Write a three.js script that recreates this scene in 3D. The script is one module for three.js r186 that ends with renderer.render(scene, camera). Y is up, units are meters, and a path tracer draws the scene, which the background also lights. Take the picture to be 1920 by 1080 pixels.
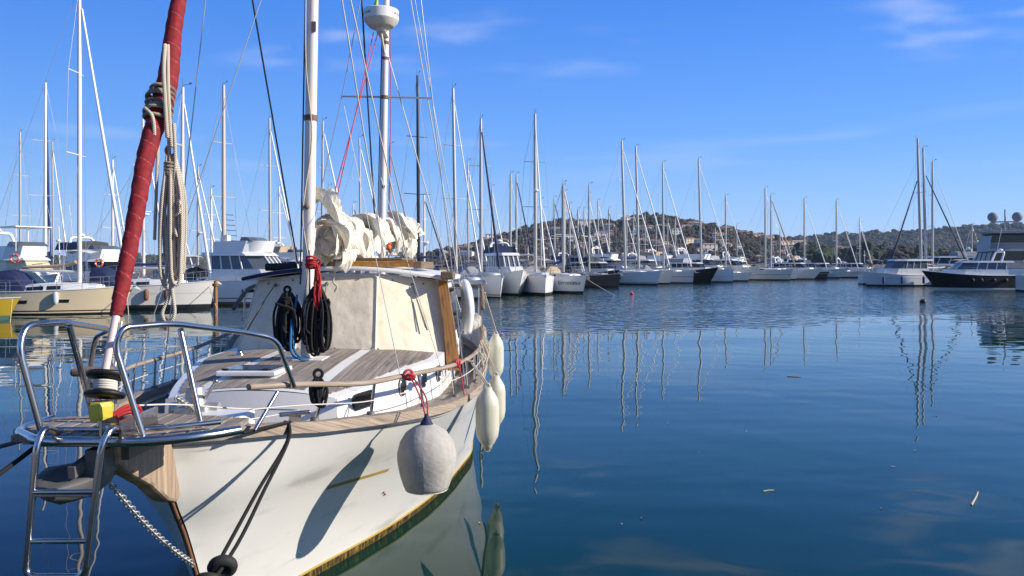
import * as THREE from 'three';
import { mergeGeometries, mergeVertices, toCreasedNormals } from 'three/addons/utils/BufferGeometryUtils.js';
import { RoundedBoxGeometry } from 'three/addons/geometries/RoundedBoxGeometry.js';
import { ImprovedNoise } from 'three/addons/math/ImprovedNoise.js';

// ------------------------------------------------------------------ camera, sky, sun, exposure
const scene = new THREE.Scene();
const EYE = 2.6;                                            // eye height over the water, standing on the quay
const camera = new THREE.PerspectiveCamera(39, 16 / 9, 0.1, 6000);
camera.position.set(0, EYE, 0);
camera.lookAt(0, EYE, -10);
camera.setViewOffset(1920, 1080, 0, 43, 1920, 1080);        // lens shifted a little down, verticals stay upright

const renderer = new THREE.WebGLRenderer({ antialias: true });
renderer.toneMapping = THREE.LinearToneMapping;
renderer.toneMappingExposure = 1.3;
renderer.shadowMap.enabled = true;

const SUN_DIR = new THREE.Vector3(1, 0.5, 0.15).normalize();
const sun = new THREE.DirectionalLight(new THREE.Color().setRGB(1, 0.915, 0.79), 4.8);
sun.position.copy(SUN_DIR).multiplyScalar(120).add(new THREE.Vector3(0, 0, -60));
sun.target.position.set(0, 0, -60);
sun.castShadow = true;
sun.shadow.mapSize.set(4096, 4096);
Object.assign(sun.shadow.camera, { left: -120, right: 120, top: 60, bottom: -60, near: 1, far: 400 });
scene.add(sun, sun.target);

const noise = new ImprovedNoise();
const N3 = (x, y, z = 0) => noise.noise(x, y, z);
const fbm = (x, y, z = 0, o = 4) => { let s = 0, a = 0.5; for (let i = 0; i < o; i++) { s += a * N3(x, y, z + i * 7.3); x *= 2.03; y *= 2.03; z *= 2.03; a *= 0.5; } return s; };
const clamp = (x, a = 0, b = 1) => Math.min(b, Math.max(a, x));
const lerp = (a, b, t) => a + (b - a) * t;
const smooth = (a, b, x) => { const t = clamp((x - a) / (b - a)); return t * t * (3 - 2 * t); };
function rng(seed) { let s = seed >>> 0; return () => { s = (s + 0x6D2B79F5) | 0; let t = Math.imul(s ^ (s >>> 15), 1 | s); t = (t + Math.imul(t ^ (t >>> 7), 61 | t)) ^ t; return ((t ^ (t >>> 14)) >>> 0) / 4294967296; }; }
const toLin = (c) => (c /= 255, c <= 0.04045 ? c / 12.92 : ((c + 0.055) / 1.055) ** 2.4);
function table(xs, ys) {                                    // smooth interpolation through points
  return (x) => {
    if (x <= xs[0]) return ys[0];
    const n = xs.length - 1;
    if (x >= xs[n]) return ys[n];
    let i = 0; while (x > xs[i + 1]) i++;
    const h = xs[i + 1] - xs[i], t = (x - xs[i]) / h, d = (k) => (ys[k + 1] - ys[k]) / (xs[k + 1] - xs[k]);
    const tan = (k) => { if (k === 0) return d(0); if (k === n) return d(n - 1); const a = d(k - 1), b = d(k); return a * b <= 0 ? 0 : 2 * a * b / (a + b); };
    const m0 = tan(i) * h, m1 = tan(i + 1) * h, t2 = t * t, t3 = t2 * t;
    return (2 * t3 - 3 * t2 + 1) * ys[i] + (t3 - 2 * t2 + t) * m0 + (-2 * t3 + 3 * t2) * ys[i + 1] + (t3 - t2) * m1;
  };
}

{ // the sky: clear deep blue, paler to the horizon and towards the sun, thin cirrus high up
  const W = 2048, Hh = 1024, data = new Float32Array(W * Hh * 4);
  const E = [-90, 0, 1.5, 4, 9, 18, 26, 42, 90];
  const ch = [[174, 174, 165, 142, 104, 69, 50, 36, 26], [198, 198, 195, 183, 158, 128, 109, 87, 66], [226, 226, 230, 232, 230, 216, 186, 150, 120]].map((a) => table(E, a.map(toLin)));
  for (let j = 0; j < Hh; j++) {
    const el = ((j + 0.5) / Hh - 0.5) * Math.PI, ed = el * 180 / Math.PI, base = ch.map((f) => f(ed)), ce = Math.cos(el), y = Math.sin(el);
    for (let i = 0; i < W; i++) {
      const az = ((i + 0.5) / W - 0.5) * 2 * Math.PI, x = Math.cos(az) * ce, z = Math.sin(az) * ce, o = (j * W + i) * 4;
      const mu = x * SUN_DIR.x + y * SUN_DIR.y + z * SUN_DIR.z, g = 0.92 + 0.24 * (0.5 + 0.5 * mu) ** 2 + 0.35 * Math.max(0, mu) ** 12;
      let c = 0;
      if (ed > 1.5) {
        const k = 1 / (y + 0.06), px = x * k, pz = z * k;
        const big = smooth(-0.02, 0.36, fbm(px * 0.7 + 5.1, pz * 0.9 + 1.7, 0.3, 3) + 0.06), wisp = smooth(0.0, 0.6, fbm(px * 2.2 + pz * 1.7, pz * 5.2 - px * 1.1, 2.2, 5) + 0.12);
        c = 0.75 * big * wisp * smooth(11.5, 17, ed) * (1 - smooth(45, 80, ed)) + 0.10 * smooth(0.1, 0.5, fbm(az * 4, ed * 0.9, 5, 4) + 0.1) * smooth(5, 7, ed) * (1 - smooth(8, 11, ed));
      }
      for (let q = 0; q < 3; q++) data[o + q] = lerp(base[q] * g, [0.72, 0.75, 0.86][q], c);
      data[o + 3] = 1;
    }
  }
  const sky = new THREE.DataTexture(data, W, Hh, THREE.RGBAFormat, THREE.FloatType);
  sky.mapping = THREE.EquirectangularReflectionMapping; sky.magFilter = sky.minFilter = THREE.LinearFilter; sky.needsUpdate = true;
  scene.background = sky; scene.environment = sky;
}
scene.fog = new THREE.FogExp2(0xbcd0ea, 0.00009);

// ------------------------------------------------------------------ helpers
const V = (x, y, z) => new THREE.Vector3(x, y, z);
const used = new Map();
function numbered(name) { const n = used.get(name) || 0; used.set(name, n + 1); return n ? `${name}_${String(n).padStart(3, '0')}` : name; }
function put(name, geo, mat, parent) {
  const m = new THREE.Mesh(Array.isArray(geo) ? merge(geo) : geo, mat);
  m.name = parent ? name : numbered(name); m.castShadow = m.receiveShadow = true;
  (parent || scene).add(m); return m;
}
function tag(o, label, category, group, kind) { Object.assign(o.userData, { label, category }); if (group) o.userData.group = group; if (kind) o.userData.kind = kind; return o; }
function thing(name, label, category, pos = [0, 0, 0], turn = 0, group) {
  const g = new THREE.Group(); g.name = numbered(name); g.position.set(...pos); g.rotation.y = turn; scene.add(g); return tag(g, label, category, group);
}
function struct(name, geo, mat) { const m = put(name, geo, mat); m.userData.kind = 'structure'; return m; }
function clean(g) { const h = g.index ? g.toNonIndexed() : g; for (const k of Object.keys(h.attributes)) if (!['position', 'normal', 'uv'].includes(k)) h.deleteAttribute(k); h.clearGroups(); return h; }
const merge = (list) => mergeGeometries(list.filter(Boolean).map(clean), false);
const move = (g, x = 0, y = 0, z = 0, rx = 0, ry = 0, rz = 0) => { if (rx) g.rotateX(rx); if (ry) g.rotateY(ry); if (rz) g.rotateZ(rz); return g.translate(x, y, z); };
const box = (w, h, d, x = 0, y = 0, z = 0, rx = 0, ry = 0, rz = 0) => move(new THREE.BoxGeometry(w, h, d), x, y, z, rx, ry, rz);
const rbox = (w, h, d, r, x = 0, y = 0, z = 0, rx = 0, ry = 0, rz = 0) => move(new RoundedBoxGeometry(w, h, d, 2, r), x, y, z, rx, ry, rz);
const cyl = (r0, r1, h, n = 12, x = 0, y = 0, z = 0, rx = 0, ry = 0, rz = 0) => move(new THREE.CylinderGeometry(r0, r1, h, n), x, y, z, rx, ry, rz);
const ball = (r, x = 0, y = 0, z = 0, n = 14) => move(new THREE.SphereGeometry(r, n, Math.ceil(n * 0.7)), x, y, z);
const torus = (R, r, x, y, z, rx = 0, ry = 0, rz = 0, n = 20, k = 8) => move(new THREE.TorusGeometry(R, r, k, n), x, y, z, rx, ry, rz);
const lathe = (pts, n = 24) => new THREE.LatheGeometry(pts.map(([r, y]) => new THREE.Vector2(r, y)), n);
function curve(pts, n = 24, closed = false) { return new THREE.CatmullRomCurve3(pts, closed, 'centripetal').getPoints(n); }
function rounded(pts, rad, k = 5) {                         // polyline with rounded corners
  const out = [pts[0]];
  for (let i = 1; i < pts.length - 1; i++) {
    const a = pts[i - 1], b = pts[i], c = pts[i + 1], r = Math.min(rad, a.distanceTo(b) * 0.48, b.distanceTo(c) * 0.48);
    const p = b.clone().add(a.clone().sub(b).setLength(r)), q = b.clone().add(c.clone().sub(b).setLength(r));
    for (let j = 0; j <= k; j++) { const t = j / k; out.push(p.clone().multiplyScalar((1 - t) ** 2).addScaledVector(b, 2 * t * (1 - t)).addScaledVector(q, t * t)); }
  }
  out.push(pts[pts.length - 1]); return out;
}
function sweep(pts, radius, k = 8, closed = false, squash) {  // round bar along points; radius a number or f(t, angle)
  const n = pts.length, P = [], U = [], I = [], rf = typeof radius === 'function' ? radius : () => radius;
  let prev = null, len = 0;
  for (let i = 0; i < n; i++) {
    const a = pts[closed ? (i - 1 + n) % n : Math.max(0, i - 1)], b = pts[closed ? (i + 1) % n : Math.min(n - 1, i + 1)];
    const t = b.clone().sub(a).normalize();
    let u = prev ? prev.clone().addScaledVector(t, -prev.dot(t)) : (Math.abs(t.y) > 0.9 ? V(1, 0, 0) : V(0, 1, 0)).cross(t);
    u.normalize(); prev = u; const w = t.clone().cross(u);
    if (i) len += pts[i].distanceTo(pts[i - 1]);
    for (let j = 0; j <= k; j++) {
      const th = j / k * Math.PI * 2, r = rf(i / (n - 1), th), c = Math.cos(th) * r, s = Math.sin(th) * r * (squash || 1);
      P.push(pts[i].x + u.x * c + w.x * s, pts[i].y + u.y * c + w.y * s, pts[i].z + u.z * c + w.z * s); U.push(j / k, len);
    }
  }
  const R = k + 1, m = closed ? n : n - 1;
  for (let i = 0; i < m; i++) for (let j = 0; j < k; j++) { const a = i * R + j, b = ((i + 1) % n) * R + j; I.push(a, a + 1, b, b, a + 1, b + 1); }
  if (!closed) for (const [i, s] of [[0, 1], [n - 1, -1]]) {
    const c = P.length / 3; P.push(pts[i].x, pts[i].y, pts[i].z); U.push(0.5, 0);
    for (let j = 0; j < k; j++) { const a = i * R + j; s > 0 ? I.push(c, a + 1, a) : I.push(c, a, a + 1); }
  }
  const g = new THREE.BufferGeometry();
  g.setAttribute('position', new THREE.Float32BufferAttribute(P, 3)); g.setAttribute('uv', new THREE.Float32BufferAttribute(U, 2)); g.setIndex(I);
  g.computeVertexNormals();
  const nm = g.attributes.normal;                            // close the seam smoothly
  for (let i = 0; i < n; i++) { const a = i * R, b = a + k, v = V(nm.getX(a) + nm.getX(b), nm.getY(a) + nm.getY(b), nm.getZ(a) + nm.getZ(b)).normalize(); nm.setXYZ(a, v.x, v.y, v.z); nm.setXYZ(b, v.x, v.y, v.z); }
  return g;
}
const line = (a, b, r, k = 6) => sweep([a, b], r, k);
function sag(a, b, d, n = 14) { const o = []; for (let i = 0; i <= n; i++) { const t = i / n; o.push(a.clone().lerp(b, t).add(V(0, -4 * d * t * (1 - t), 0))); } return o; }
function grid(f, nu, nv, flip = false) {                    // sheet from f(u, v) in 0..1
  const P = [], U = [], I = [];
  for (let j = 0; j <= nv; j++) for (let i = 0; i <= nu; i++) { const p = f(i / nu, j / nv); P.push(p[0], p[1], p[2]); U.push(p[3] ?? i / nu, p[4] ?? j / nv); }
  for (let j = 0; j < nv; j++) for (let i = 0; i < nu; i++) { const a = j * (nu + 1) + i, b = a + nu + 1; flip ? I.push(a, b, a + 1, a + 1, b, b + 1) : I.push(a, a + 1, b, b, a + 1, b + 1); }
  const g = new THREE.BufferGeometry();
  g.setAttribute('position', new THREE.Float32BufferAttribute(P, 3)); g.setAttribute('uv', new THREE.Float32BufferAttribute(U, 2)); g.setIndex(I); g.computeVertexNormals(); return g;
}
function loft(rings, capA = true, capB = true, crease = 0.6) { // rings of [x,y,z], closed, same count
  const k = rings[0].length, P = [], U = [], I = [];
  rings.forEach((r, i) => r.forEach((p, j) => { P.push(...p); U.push(j / k, i); }));
  for (let i = 0; i < rings.length - 1; i++) for (let j = 0; j < k; j++) { const a = i * k + j, b = i * k + (j + 1) % k; I.push(a, b, a + k, a + k, b, b + k); }
  for (const [on, i, s] of [[capA, 0, -1], [capB, rings.length - 1, 1]]) if (on) {
    const c = P.length / 3, m = rings[i].reduce((q, p) => [q[0] + p[0] / k, q[1] + p[1] / k, q[2] + p[2] / k], [0, 0, 0]); P.push(...m); U.push(0, 0);
    for (let j = 0; j < k; j++) { const a = i * k + j, b = i * k + (j + 1) % k; s > 0 ? I.push(c, a, b) : I.push(c, b, a); }
  }
  const g = new THREE.BufferGeometry();
  g.setAttribute('position', new THREE.Float32BufferAttribute(P, 3)); g.setAttribute('uv', new THREE.Float32BufferAttribute(U, 2)); g.setIndex(I);
  return toCreasedNormals(g, crease);
}
function extrude(poly, depth, bevel = 0) {                  // polygon in x,y pushed along z, centred
  const s = new THREE.Shape(poly.map(([x, y]) => new THREE.Vector2(x, y)));
  const g = new THREE.ExtrudeGeometry(s, { depth: depth - 2 * bevel, bevelEnabled: bevel > 0, bevelSize: bevel, bevelThickness: bevel, bevelSegments: 2 });
  return g.translate(0, 0, -depth / 2 + bevel);
}
// ------------------------------------------------------------------ materials
function tex(w, h, f, srgb = true) {
  const d = new Uint8Array(w * h * 4);
  for (let j = 0; j < h; j++) for (let i = 0; i < w; i++) { const c = f(i / w, j / h), o = (j * w + i) * 4; d[o] = clamp(c[0]) * 255; d[o + 1] = clamp(c[1]) * 255; d[o + 2] = clamp(c[2]) * 255; d[o + 3] = 255; }
  const t = new THREE.DataTexture(d, w, h); t.wrapS = t.wrapT = THREE.RepeatWrapping; t.magFilter = THREE.LinearFilter; t.minFilter = THREE.LinearFilter; if (srgb) t.colorSpace = THREE.SRGBColorSpace; t.needsUpdate = true; return t;
}
const grey = (v) => [v, v, v];
function mat(rgb, rough = 0.5, more = {}) {
  const m = new THREE.MeshPhysicalMaterial({ roughness: rough, side: THREE.DoubleSide, ...more }); m.color.setRGB(...rgb); return m;
}
const loop = (f, s) => (u, v) => f(Math.cos(u * 6.2832) * s, Math.sin(u * 6.2832) * s, v);    // noise that wraps in u
const dirtTex = tex(256, 256, (u, v) => { const a = 0.94 + 0.10 * fbm(u * 3, v * 3, 1) + 0.09 * fbm(u * 14, v * 2.5, 4) - 0.09 * smooth(0.2, 0.5, fbm(u * 7, v * 5, 9)); return [a, a * 0.992, a * 0.97]; });
const hullTex = tex(512, 256, (u, v) => { let a = 0.97 + 0.07 * fbm(u * 5, v * 3, 1) - 0.16 * smooth(0.08, 0.5, fbm(u * 9, v * 9, 9)); a -= 0.18 * smooth(0.25, 0.55, fbm(u * 60, v * 1.6, 4, 3)) * smooth(0.1, 0.4, fbm(u * 4, v * 2, 6)); const scuff = smooth(0.36, 0.5, fbm(u * 11 + v * 3, v * 46, 12, 3)); a -= 0.24 * scuff; const rust = smooth(0.42, 0.6, fbm(u * 90, v * 1.1, 17, 2)) * smooth(0.1, 0.35, fbm(u * 6, v, 20)); return [a - 0.03 * rust, a * 0.995 - 0.12 * rust, a * 0.985 - 0.22 * rust]; });
const canvasTex = tex(256, 256, (u, v) => { let a = 0.95 + 0.10 * fbm(u * 4, v * 4, 1) - 0.06 * smooth(0.15, 0.45, fbm(u * 6 + 2, v * 3, 3)) - 0.05 * smooth(0.2, 0.5, fbm(u * 40, v * 2, 8)); const st = smooth(0.2, 0.5, fbm(u * 9, v * 12, 5)); return [a - 0.02 * st, a * 0.985 - 0.05 * st, a * 0.96 - 0.09 * st]; });
const woodTex = tex(256, 256, (u, v) => { const a = 0.78 + 0.32 * fbm(u * 26, v * 1.6, 2) + 0.14 * fbm(u * 90, v * 4, 5) - 0.16 * smooth(0.15, 0.45, fbm(u * 5, v * 3, 8)); return [a, a * 0.97, a * 0.93]; });
const woodBump = tex(256, 256, (u, v) => grey(0.5 + 0.5 * fbm(u * 60, v * 3, 5)), false);
const clothBump = tex(256, 256, (u, v) => grey(0.5 + 0.6 * fbm(u * 9, v * 9, 3)), false);
const ropeTex = tex(64, 64, (u, v) => { const s = 0.5 + 0.5 * Math.sin((u * 3 + v * 3) * 6.2832); return grey(0.72 + 0.28 * s); });
const ropeBump = tex(64, 64, (u, v) => grey(0.5 + 0.5 * Math.sin((u * 3 + v * 3) * 6.2832)), false);
const rep = (t, x, y) => { const c = t.clone(); c.repeat.set(x, y); c.needsUpdate = true; return c; };
const M = {
  gel: mat([0.80, 0.79, 0.765], 0.28, { map: rep(hullTex, 0.2, 0.5), clearcoat: 0.3, clearcoatRoughness: 0.25 }),
  white: mat([0.80, 0.79, 0.76], 0.4), whiteGloss: mat([0.80, 0.79, 0.77], 0.22), offwhite: mat([0.68, 0.65, 0.58], 0.5), cream: mat([0.70, 0.57, 0.37], 0.35), greyHull: mat([0.55, 0.57, 0.58], 0.35),
  steel: mat([0.54, 0.515, 0.50], 0.22, { metalness: 1 }), alu: mat([0.60, 0.60, 0.59], 0.42, { metalness: 0.7 }), mastPaint: mat([0.78, 0.71, 0.64], 0.38), mastGrey: mat([0.44, 0.425, 0.40], 0.45, { metalness: 0.35 }), mastWood: mat([0.56, 0.47, 0.38], 0.5), mastDark: mat([0.02, 0.022, 0.03], 0.35),
  teak: [0, 1, 2, 3].map((i) => mat([[0.47, 0.425, 0.39], [0.44, 0.395, 0.36], [0.50, 0.455, 0.42], [0.415, 0.375, 0.345]][i], 0.85, { map: rep(woodTex, 0.3, 1), bumpMap: rep(woodBump, 0.3, 1), bumpScale: 0.0015 })),
  rail: mat([0.58, 0.49, 0.41], 0.8, { map: rep(woodTex, 1, 1.2), bumpMap: rep(woodBump, 1, 1.2), bumpScale: 0.002 }),
  knee: mat([0.58, 0.45, 0.34], 0.7, { map: woodTex, bumpMap: woodBump, bumpScale: 0.002 }),
  varnish: mat([0.62, 0.31, 0.07], 0.3, { map: woodTex, clearcoat: 0.6, clearcoatRoughness: 0.2 }),
  oak: mat([0.52, 0.30, 0.11], 0.5, { map: woodTex }), deadwood: mat([0.33, 0.24, 0.17], 0.8, { map: woodTex }),
  canvas: mat([0.86, 0.78, 0.63], 0.85, { bumpMap: rep(clothBump, 1, 1), bumpScale: 0.006, map: canvasTex }),
  sail: mat([0.84, 0.79, 0.67], 0.85, { bumpMap: rep(clothBump, 2, 1), bumpScale: 0.02, transmission: 0.12, thickness: 0 }),
  red: mat([1, 1, 1], 0.8, { map: tex(64, 512, (u, v) => { const k = ((v * 9 + u * 1.0) % 1 + 1) % 1, st = k < 0.045 && ((u * 40 + v * 7) % 1) < 0.75; const a = 0.86 + 0.3 * fbm(u * 6, v * 40, 3); return st && fbm(u * 3, v * 30, 9) > -0.12 ? [0.70, 0.34, 0.36] : [0.58 * a, 0.085 * a, 0.12 * a]; }) }),
  foil: mat([0.76, 0.58, 0.52], 0.45), redRope: mat([0.42, 0.02, 0.022], 0.85), blackRope: mat([0.010, 0.010, 0.012], 0.85, { bumpMap: rep(ropeBump, 1, 30), bumpScale: 0.002 }), blueRope: mat([0.015, 0.13, 0.30], 0.8), rope: mat([0.80, 0.71, 0.57], 0.9, { map: rep(ropeTex, 1, 30), bumpMap: rep(ropeBump, 1, 30), bumpScale: 0.003 }), whiteRope: mat([0.62, 0.58, 0.52], 0.85), greyRope: mat([0.20, 0.18, 0.16], 0.9, { map: rep(ropeTex, 1, 25) }), yellowRope: mat([0.55, 0.42, 0.16], 0.85),
  wire: mat([0.42, 0.42, 0.44], 0.4, { metalness: 0.6 }), darkWire: mat([0.02, 0.02, 0.03], 0.5), redLine: mat([0.50, 0.04, 0.06], 0.7), 
  black: mat([0.012, 0.012, 0.013], 0.5), rubber: mat([0.018, 0.018, 0.018], 0.75), navy: mat([0.012, 0.02, 0.07], 0.7), blueFurl: mat([0.02, 0.05, 0.18], 0.75), dkGreenFurl: mat([0.015, 0.05, 0.06], 0.75), greyCloth: mat([0.28, 0.29, 0.31], 0.85), tan: mat([0.45, 0.34, 0.22], 0.85), 
  yellow: mat([0.62, 0.52, 0.05], 0.5), yellowHull: mat([0.60, 0.40, 0.03], 0.4), orange: mat([0.75, 0.13, 0.03], 0.6), bootBrown: mat([0.20, 0.09, 0.05], 0.6), darkHull: mat([0.055, 0.045, 0.042], 0.35), bootBlack: mat([0.015, 0.016, 0.02], 0.4), bootRed: mat([0.16, 0.03, 0.02], 0.6), bootBlue: mat([0.01, 0.025, 0.06], 0.4),
  weed: mat([0.25, 0.17, 0.045], 0.85, { map: tex(512, 64, (u, v) => { const a = 0.62 + 1.5 * fbm(u * 60, v * 9, 1, 4); return [a, a * 0.95, a * 0.7]; }) }),
  tape: mat([0.42, 0.30, 0.07], 0.7, { map: dirtTex }), galv: mat([0.50, 0.50, 0.48], 0.5, { metalness: 0.7 }), anchor: mat([0.17, 0.165, 0.16], 0.6, { metalness: 0.4 }),
  fender: mat([0.66, 0.65, 0.54], 0.42, { map: dirtTex }), fenderCloth: mat([0.50, 0.48, 0.45], 0.95, { bumpMap: rep(clothBump, 4, 4), bumpScale: 0.003, map: rep(dirtTex, 2, 2) }),
  glass: mat([0.012, 0.016, 0.02], 0.06), hatchGlass: mat([0.02, 0.025, 0.05], 0.05), smoke: mat([0.10, 0.12, 0.14], 0.1),
  stone: mat([0.26, 0.245, 0.22], 0.95, { map: tex(128, 128, (u, v) => { const a = 0.8 + 0.5 * fbm(u * 12, v * 12, 1); return [a, a * 0.97, a * 0.92]; }) }),
  quay: mat([0.30, 0.28, 0.25], 0.9, { map: rep(dirtTex, 0.2, 0.2) }), pontoon: mat([0.33, 0.28, 0.22], 0.9),
};
console.log('helpers');
// ------------------------------------------------------------------ water, quay, hills
{
  const S = 160, Nn = 2048, n2 = Nn * Nn, gx = new Float32Array(n2), gy = new Float32Array(n2), wx = new Float32Array(n2), wy = new Float32Array(n2), R = rng(11);
  const add = (X, Y, lam, ang, slope) => {                  // one wave train, whole waves over the tile so that it repeats without a seam
    const kx = Math.round(S / lam * Math.cos(ang)), ky = Math.round(S / lam * Math.sin(ang)), kk = Math.hypot(kx, ky) || 1, ph = R() * 6.2832, ax = slope * kx / kk, ay = slope * ky / kk;
    const dx = 2 * Math.PI * kx / Nn, cd = Math.cos(dx), sd = Math.sin(dx);
    for (let j = 0; j < Nn; j++) {
      const a0 = ph + 2 * Math.PI * ky * j / Nn; let c = Math.cos(a0), s = Math.sin(a0), o = j * Nn;
      for (let i = 0; i < Nn; i++, o++) { X[o] += ax * c; Y[o] += ay * c; const t = c * cd - s * sd; s = s * cd + c * sd; c = t; }
    }
  };
  for (let k = 0; k < 22; k++) add(gx, gy, 0.55 * 1.16 ** k, Math.PI / 2 + (R() - 0.5) * 2.4, 0.0015 + 0.0006 * R());
  for (let k = 0; k < 34; k++) add(wx, wy, 0.30 * 1.045 ** k, Math.PI / 2 + (R() - 0.5) * 2.0, 0.018 + 0.010 * R());
  const d = new Float32Array(n2 * 4), rough = new Uint8Array(512 * 512 * 4);
  const wind = (x, D) => {
    const e = 28 + Math.max(0, x - 2) * 0.62 + 7 * fbm(x * 0.05, D * 0.11, 3, 3), left = smooth(-13, -3, x + 5 * fbm(x * 0.1, D * 0.1, 8, 2));
    return smooth(e, e + 7, D) * (1 - 0.75 * smooth(105, 135, D)) * left * (0.85 + 0.9 * fbm(x * 0.06, D * 0.16, 6, 4)) + 0.07 * smooth(0.1, 0.5, fbm(x * 0.07, D * 0.16, 12, 3)) + 0.05 * smooth(33, 40, D);
  };
  const coarse = new Float32Array(513 * 513);
  for (let j = 0; j <= 512; j++) for (let i = 0; i <= 512; i++) coarse[j * 513 + i] = clamp(wind((i / 512 - 0.5) * S, j / 512 * S));
  for (let j = 0; j < Nn; j++) for (let i = 0; i < Nn; i++) {
    const a = i >> 2, b = j >> 2, fx = (i & 3) / 4, fy = (j & 3) / 4, q = b * 513 + a, o = j * Nn + i;
    const m = lerp(lerp(coarse[q], coarse[q + 1], fx), lerp(coarse[q + 513], coarse[q + 514], fx), fy);
    const sx = gx[o] + m * wx[o], sy = gy[o] + m * wy[o], l = 1 / Math.sqrt(1 + sx * sx + sy * sy);
    d[o * 4] = 0.5 - 0.5 * sx * l; d[o * 4 + 1] = 0.5 - 0.5 * sy * l; d[o * 4 + 2] = 0.5 + 0.5 * l; d[o * 4 + 3] = 1;
  }
  for (let j = 0; j < 512; j++) for (let i = 0; i < 512; i++) { const m = coarse[j * 513 + i], o = (j * 512 + i) * 4; rough[o] = rough[o + 1] = rough[o + 2] = 255 * clamp(0.02 + 0.3 * m); rough[o + 3] = 255; }
  const nm = new THREE.DataTexture(d, Nn, Nn, THREE.RGBAFormat, THREE.FloatType), rm = new THREE.DataTexture(rough, 512, 512);
  for (const t of [nm, rm]) { t.wrapS = t.wrapT = THREE.RepeatWrapping; t.magFilter = t.minFilter = THREE.LinearFilter; t.needsUpdate = true; }
  const murk = tex(512, 512, (u, v) => { const a = 0.5 + 0.75 * fbm(u * 17, v * 23, 2, 4), b = smooth(0.12, 0.5, fbm(u * 9 + 3, v * 16, 7, 4)); return [0.25 + 0.35 * b, 0.45 + 0.12 * a + 0.5 * b, 0.6 + 0.1 * a + 0.25 * b]; }, false);
  const w = mat([0.004, 0.056, 0.034], 0.2, { ior: 1.27, normalMap: nm, roughnessMap: rm, map: murk });
  const g = new THREE.BufferGeometry(), X = 3200;
  g.setAttribute('position', new THREE.Float32BufferAttribute([-X, 0, 300, X, 0, 300, X, 0, -3600, -X, 0, -3600], 3));
  g.setAttribute('normal', new THREE.Float32BufferAttribute([0, 1, 0, 0, 1, 0, 0, 1, 0, 0, 1, 0], 3));
  g.setAttribute('uv', new THREE.Float32BufferAttribute([[-X, 300], [X, 300], [X, -3600], [-X, -3600]].flatMap(([x, z]) => [x / S + 0.5, -z / S]), 2));
  g.setIndex([0, 1, 2, 0, 2, 3]);
  struct('water', g, w);
}
{ // harbour-front building behind the photographer, mirrored in the stainless rails
  const b = thing('quayside_building', 'tan harbour-front building with shuttered windows behind the quay', 'building', [4, 1, 30]);
  put('wall', box(46, 9, 8, 0, 4.5, 0), mat([0.42, 0.30, 0.19], 0.9, { map: rep(dirtTex, 6, 2) }), b); put('roof', loft([[[-24, 9, -5], [24, 9, -5], [24, 9, 5], [-24, 9, 5]], [[-21, 11, -0.3], [21, 11, -0.3], [21, 11, 0.3], [-21, 11, 0.3]]]), mat([0.34, 0.16, 0.09], 0.9), b);
  for (let i = 0; i < 10; i++) for (const y of [1.6, 6]) { const w = put('window', box(1.3, y < 3 ? 2.6 : 1.7, 0.1, -20 + i * 4.4, y, -4.03), M.glass, b); put('shutter', [box(0.6, y < 3 ? 2.6 : 1.7, 0.12, -20.98 + i * 4.4, y, -4.05)], M.bootBrown, w); put('shutter', [box(0.6, y < 3 ? 2.6 : 1.7, 0.12, -19.02 + i * 4.4, y, -4.05)], M.bootBrown, w); }
}
// the quay that the photographer stands on
struct('quay', [rbox(60, 1.9, 30, 0.04, 0, 0.05, 13.5)], M.quay);

function hill(name, col, cx, D, depth, us, hs, rough) {       // a ridge: crest heights over x, falling to the sea on both sides
  const crest = table(us, hs), x0 = us[0], x1 = us[us.length - 1];
  const f = (x, d) => { const e = 1 - Math.abs(d - 0.5) * 2; return crest(x) * smooth(0, 1, e) * (0.92 + 0.5 * rough * fbm(x * 0.012, d * 4, 3)) + rough * 6 * fbm(x * 0.03, d * 12, 5) * smooth(0, 0.4, e) - 0.6; };
  const g = grid((u, v) => { const x = lerp(x0, x1, u), d = v; return [x, f(x, d), -D - d * depth, x / 60, d * depth / 60]; }, 160, 40);
  struct(name, g, mat(col, 1, { map: tex(128, 128, (u, v) => { const a = 0.7 + 0.8 * fbm(u * 9, v * 9, 2); return [a, a, a * 0.9]; }) }));
  return { f, x0, x1, D, depth };
}
const near = hill('hill', [0.075, 0.085, 0.045], 0, 640, 300, [-125, -88, -47, 0, 46, 72, 98, 130, 155, 192, 228, 280, 311, 337, 400], [0, 8, 17, 31, 42, 42.5, 43, 47, 44, 38, 31, 20, 15, 8, 0].map((h) => h * 1.06), 0.35);
const far = hill('far_hill', [0.06, 0.075, 0.05], 0, 1500, 700, [250, 420, 560, 700, 820, 930, 1050, 1250, 1500, 1800], [0, 20, 45, 60, 68, 74, 84, 92, 70, 30], 0.2);
const shore = hill('far_shore', [0.10, 0.11, 0.10], 0, 1300, 300, [-1500, -1000, -700, -500, -300, -100], [10, 16, 12, 14, 9, 0], 0.3);

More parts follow.
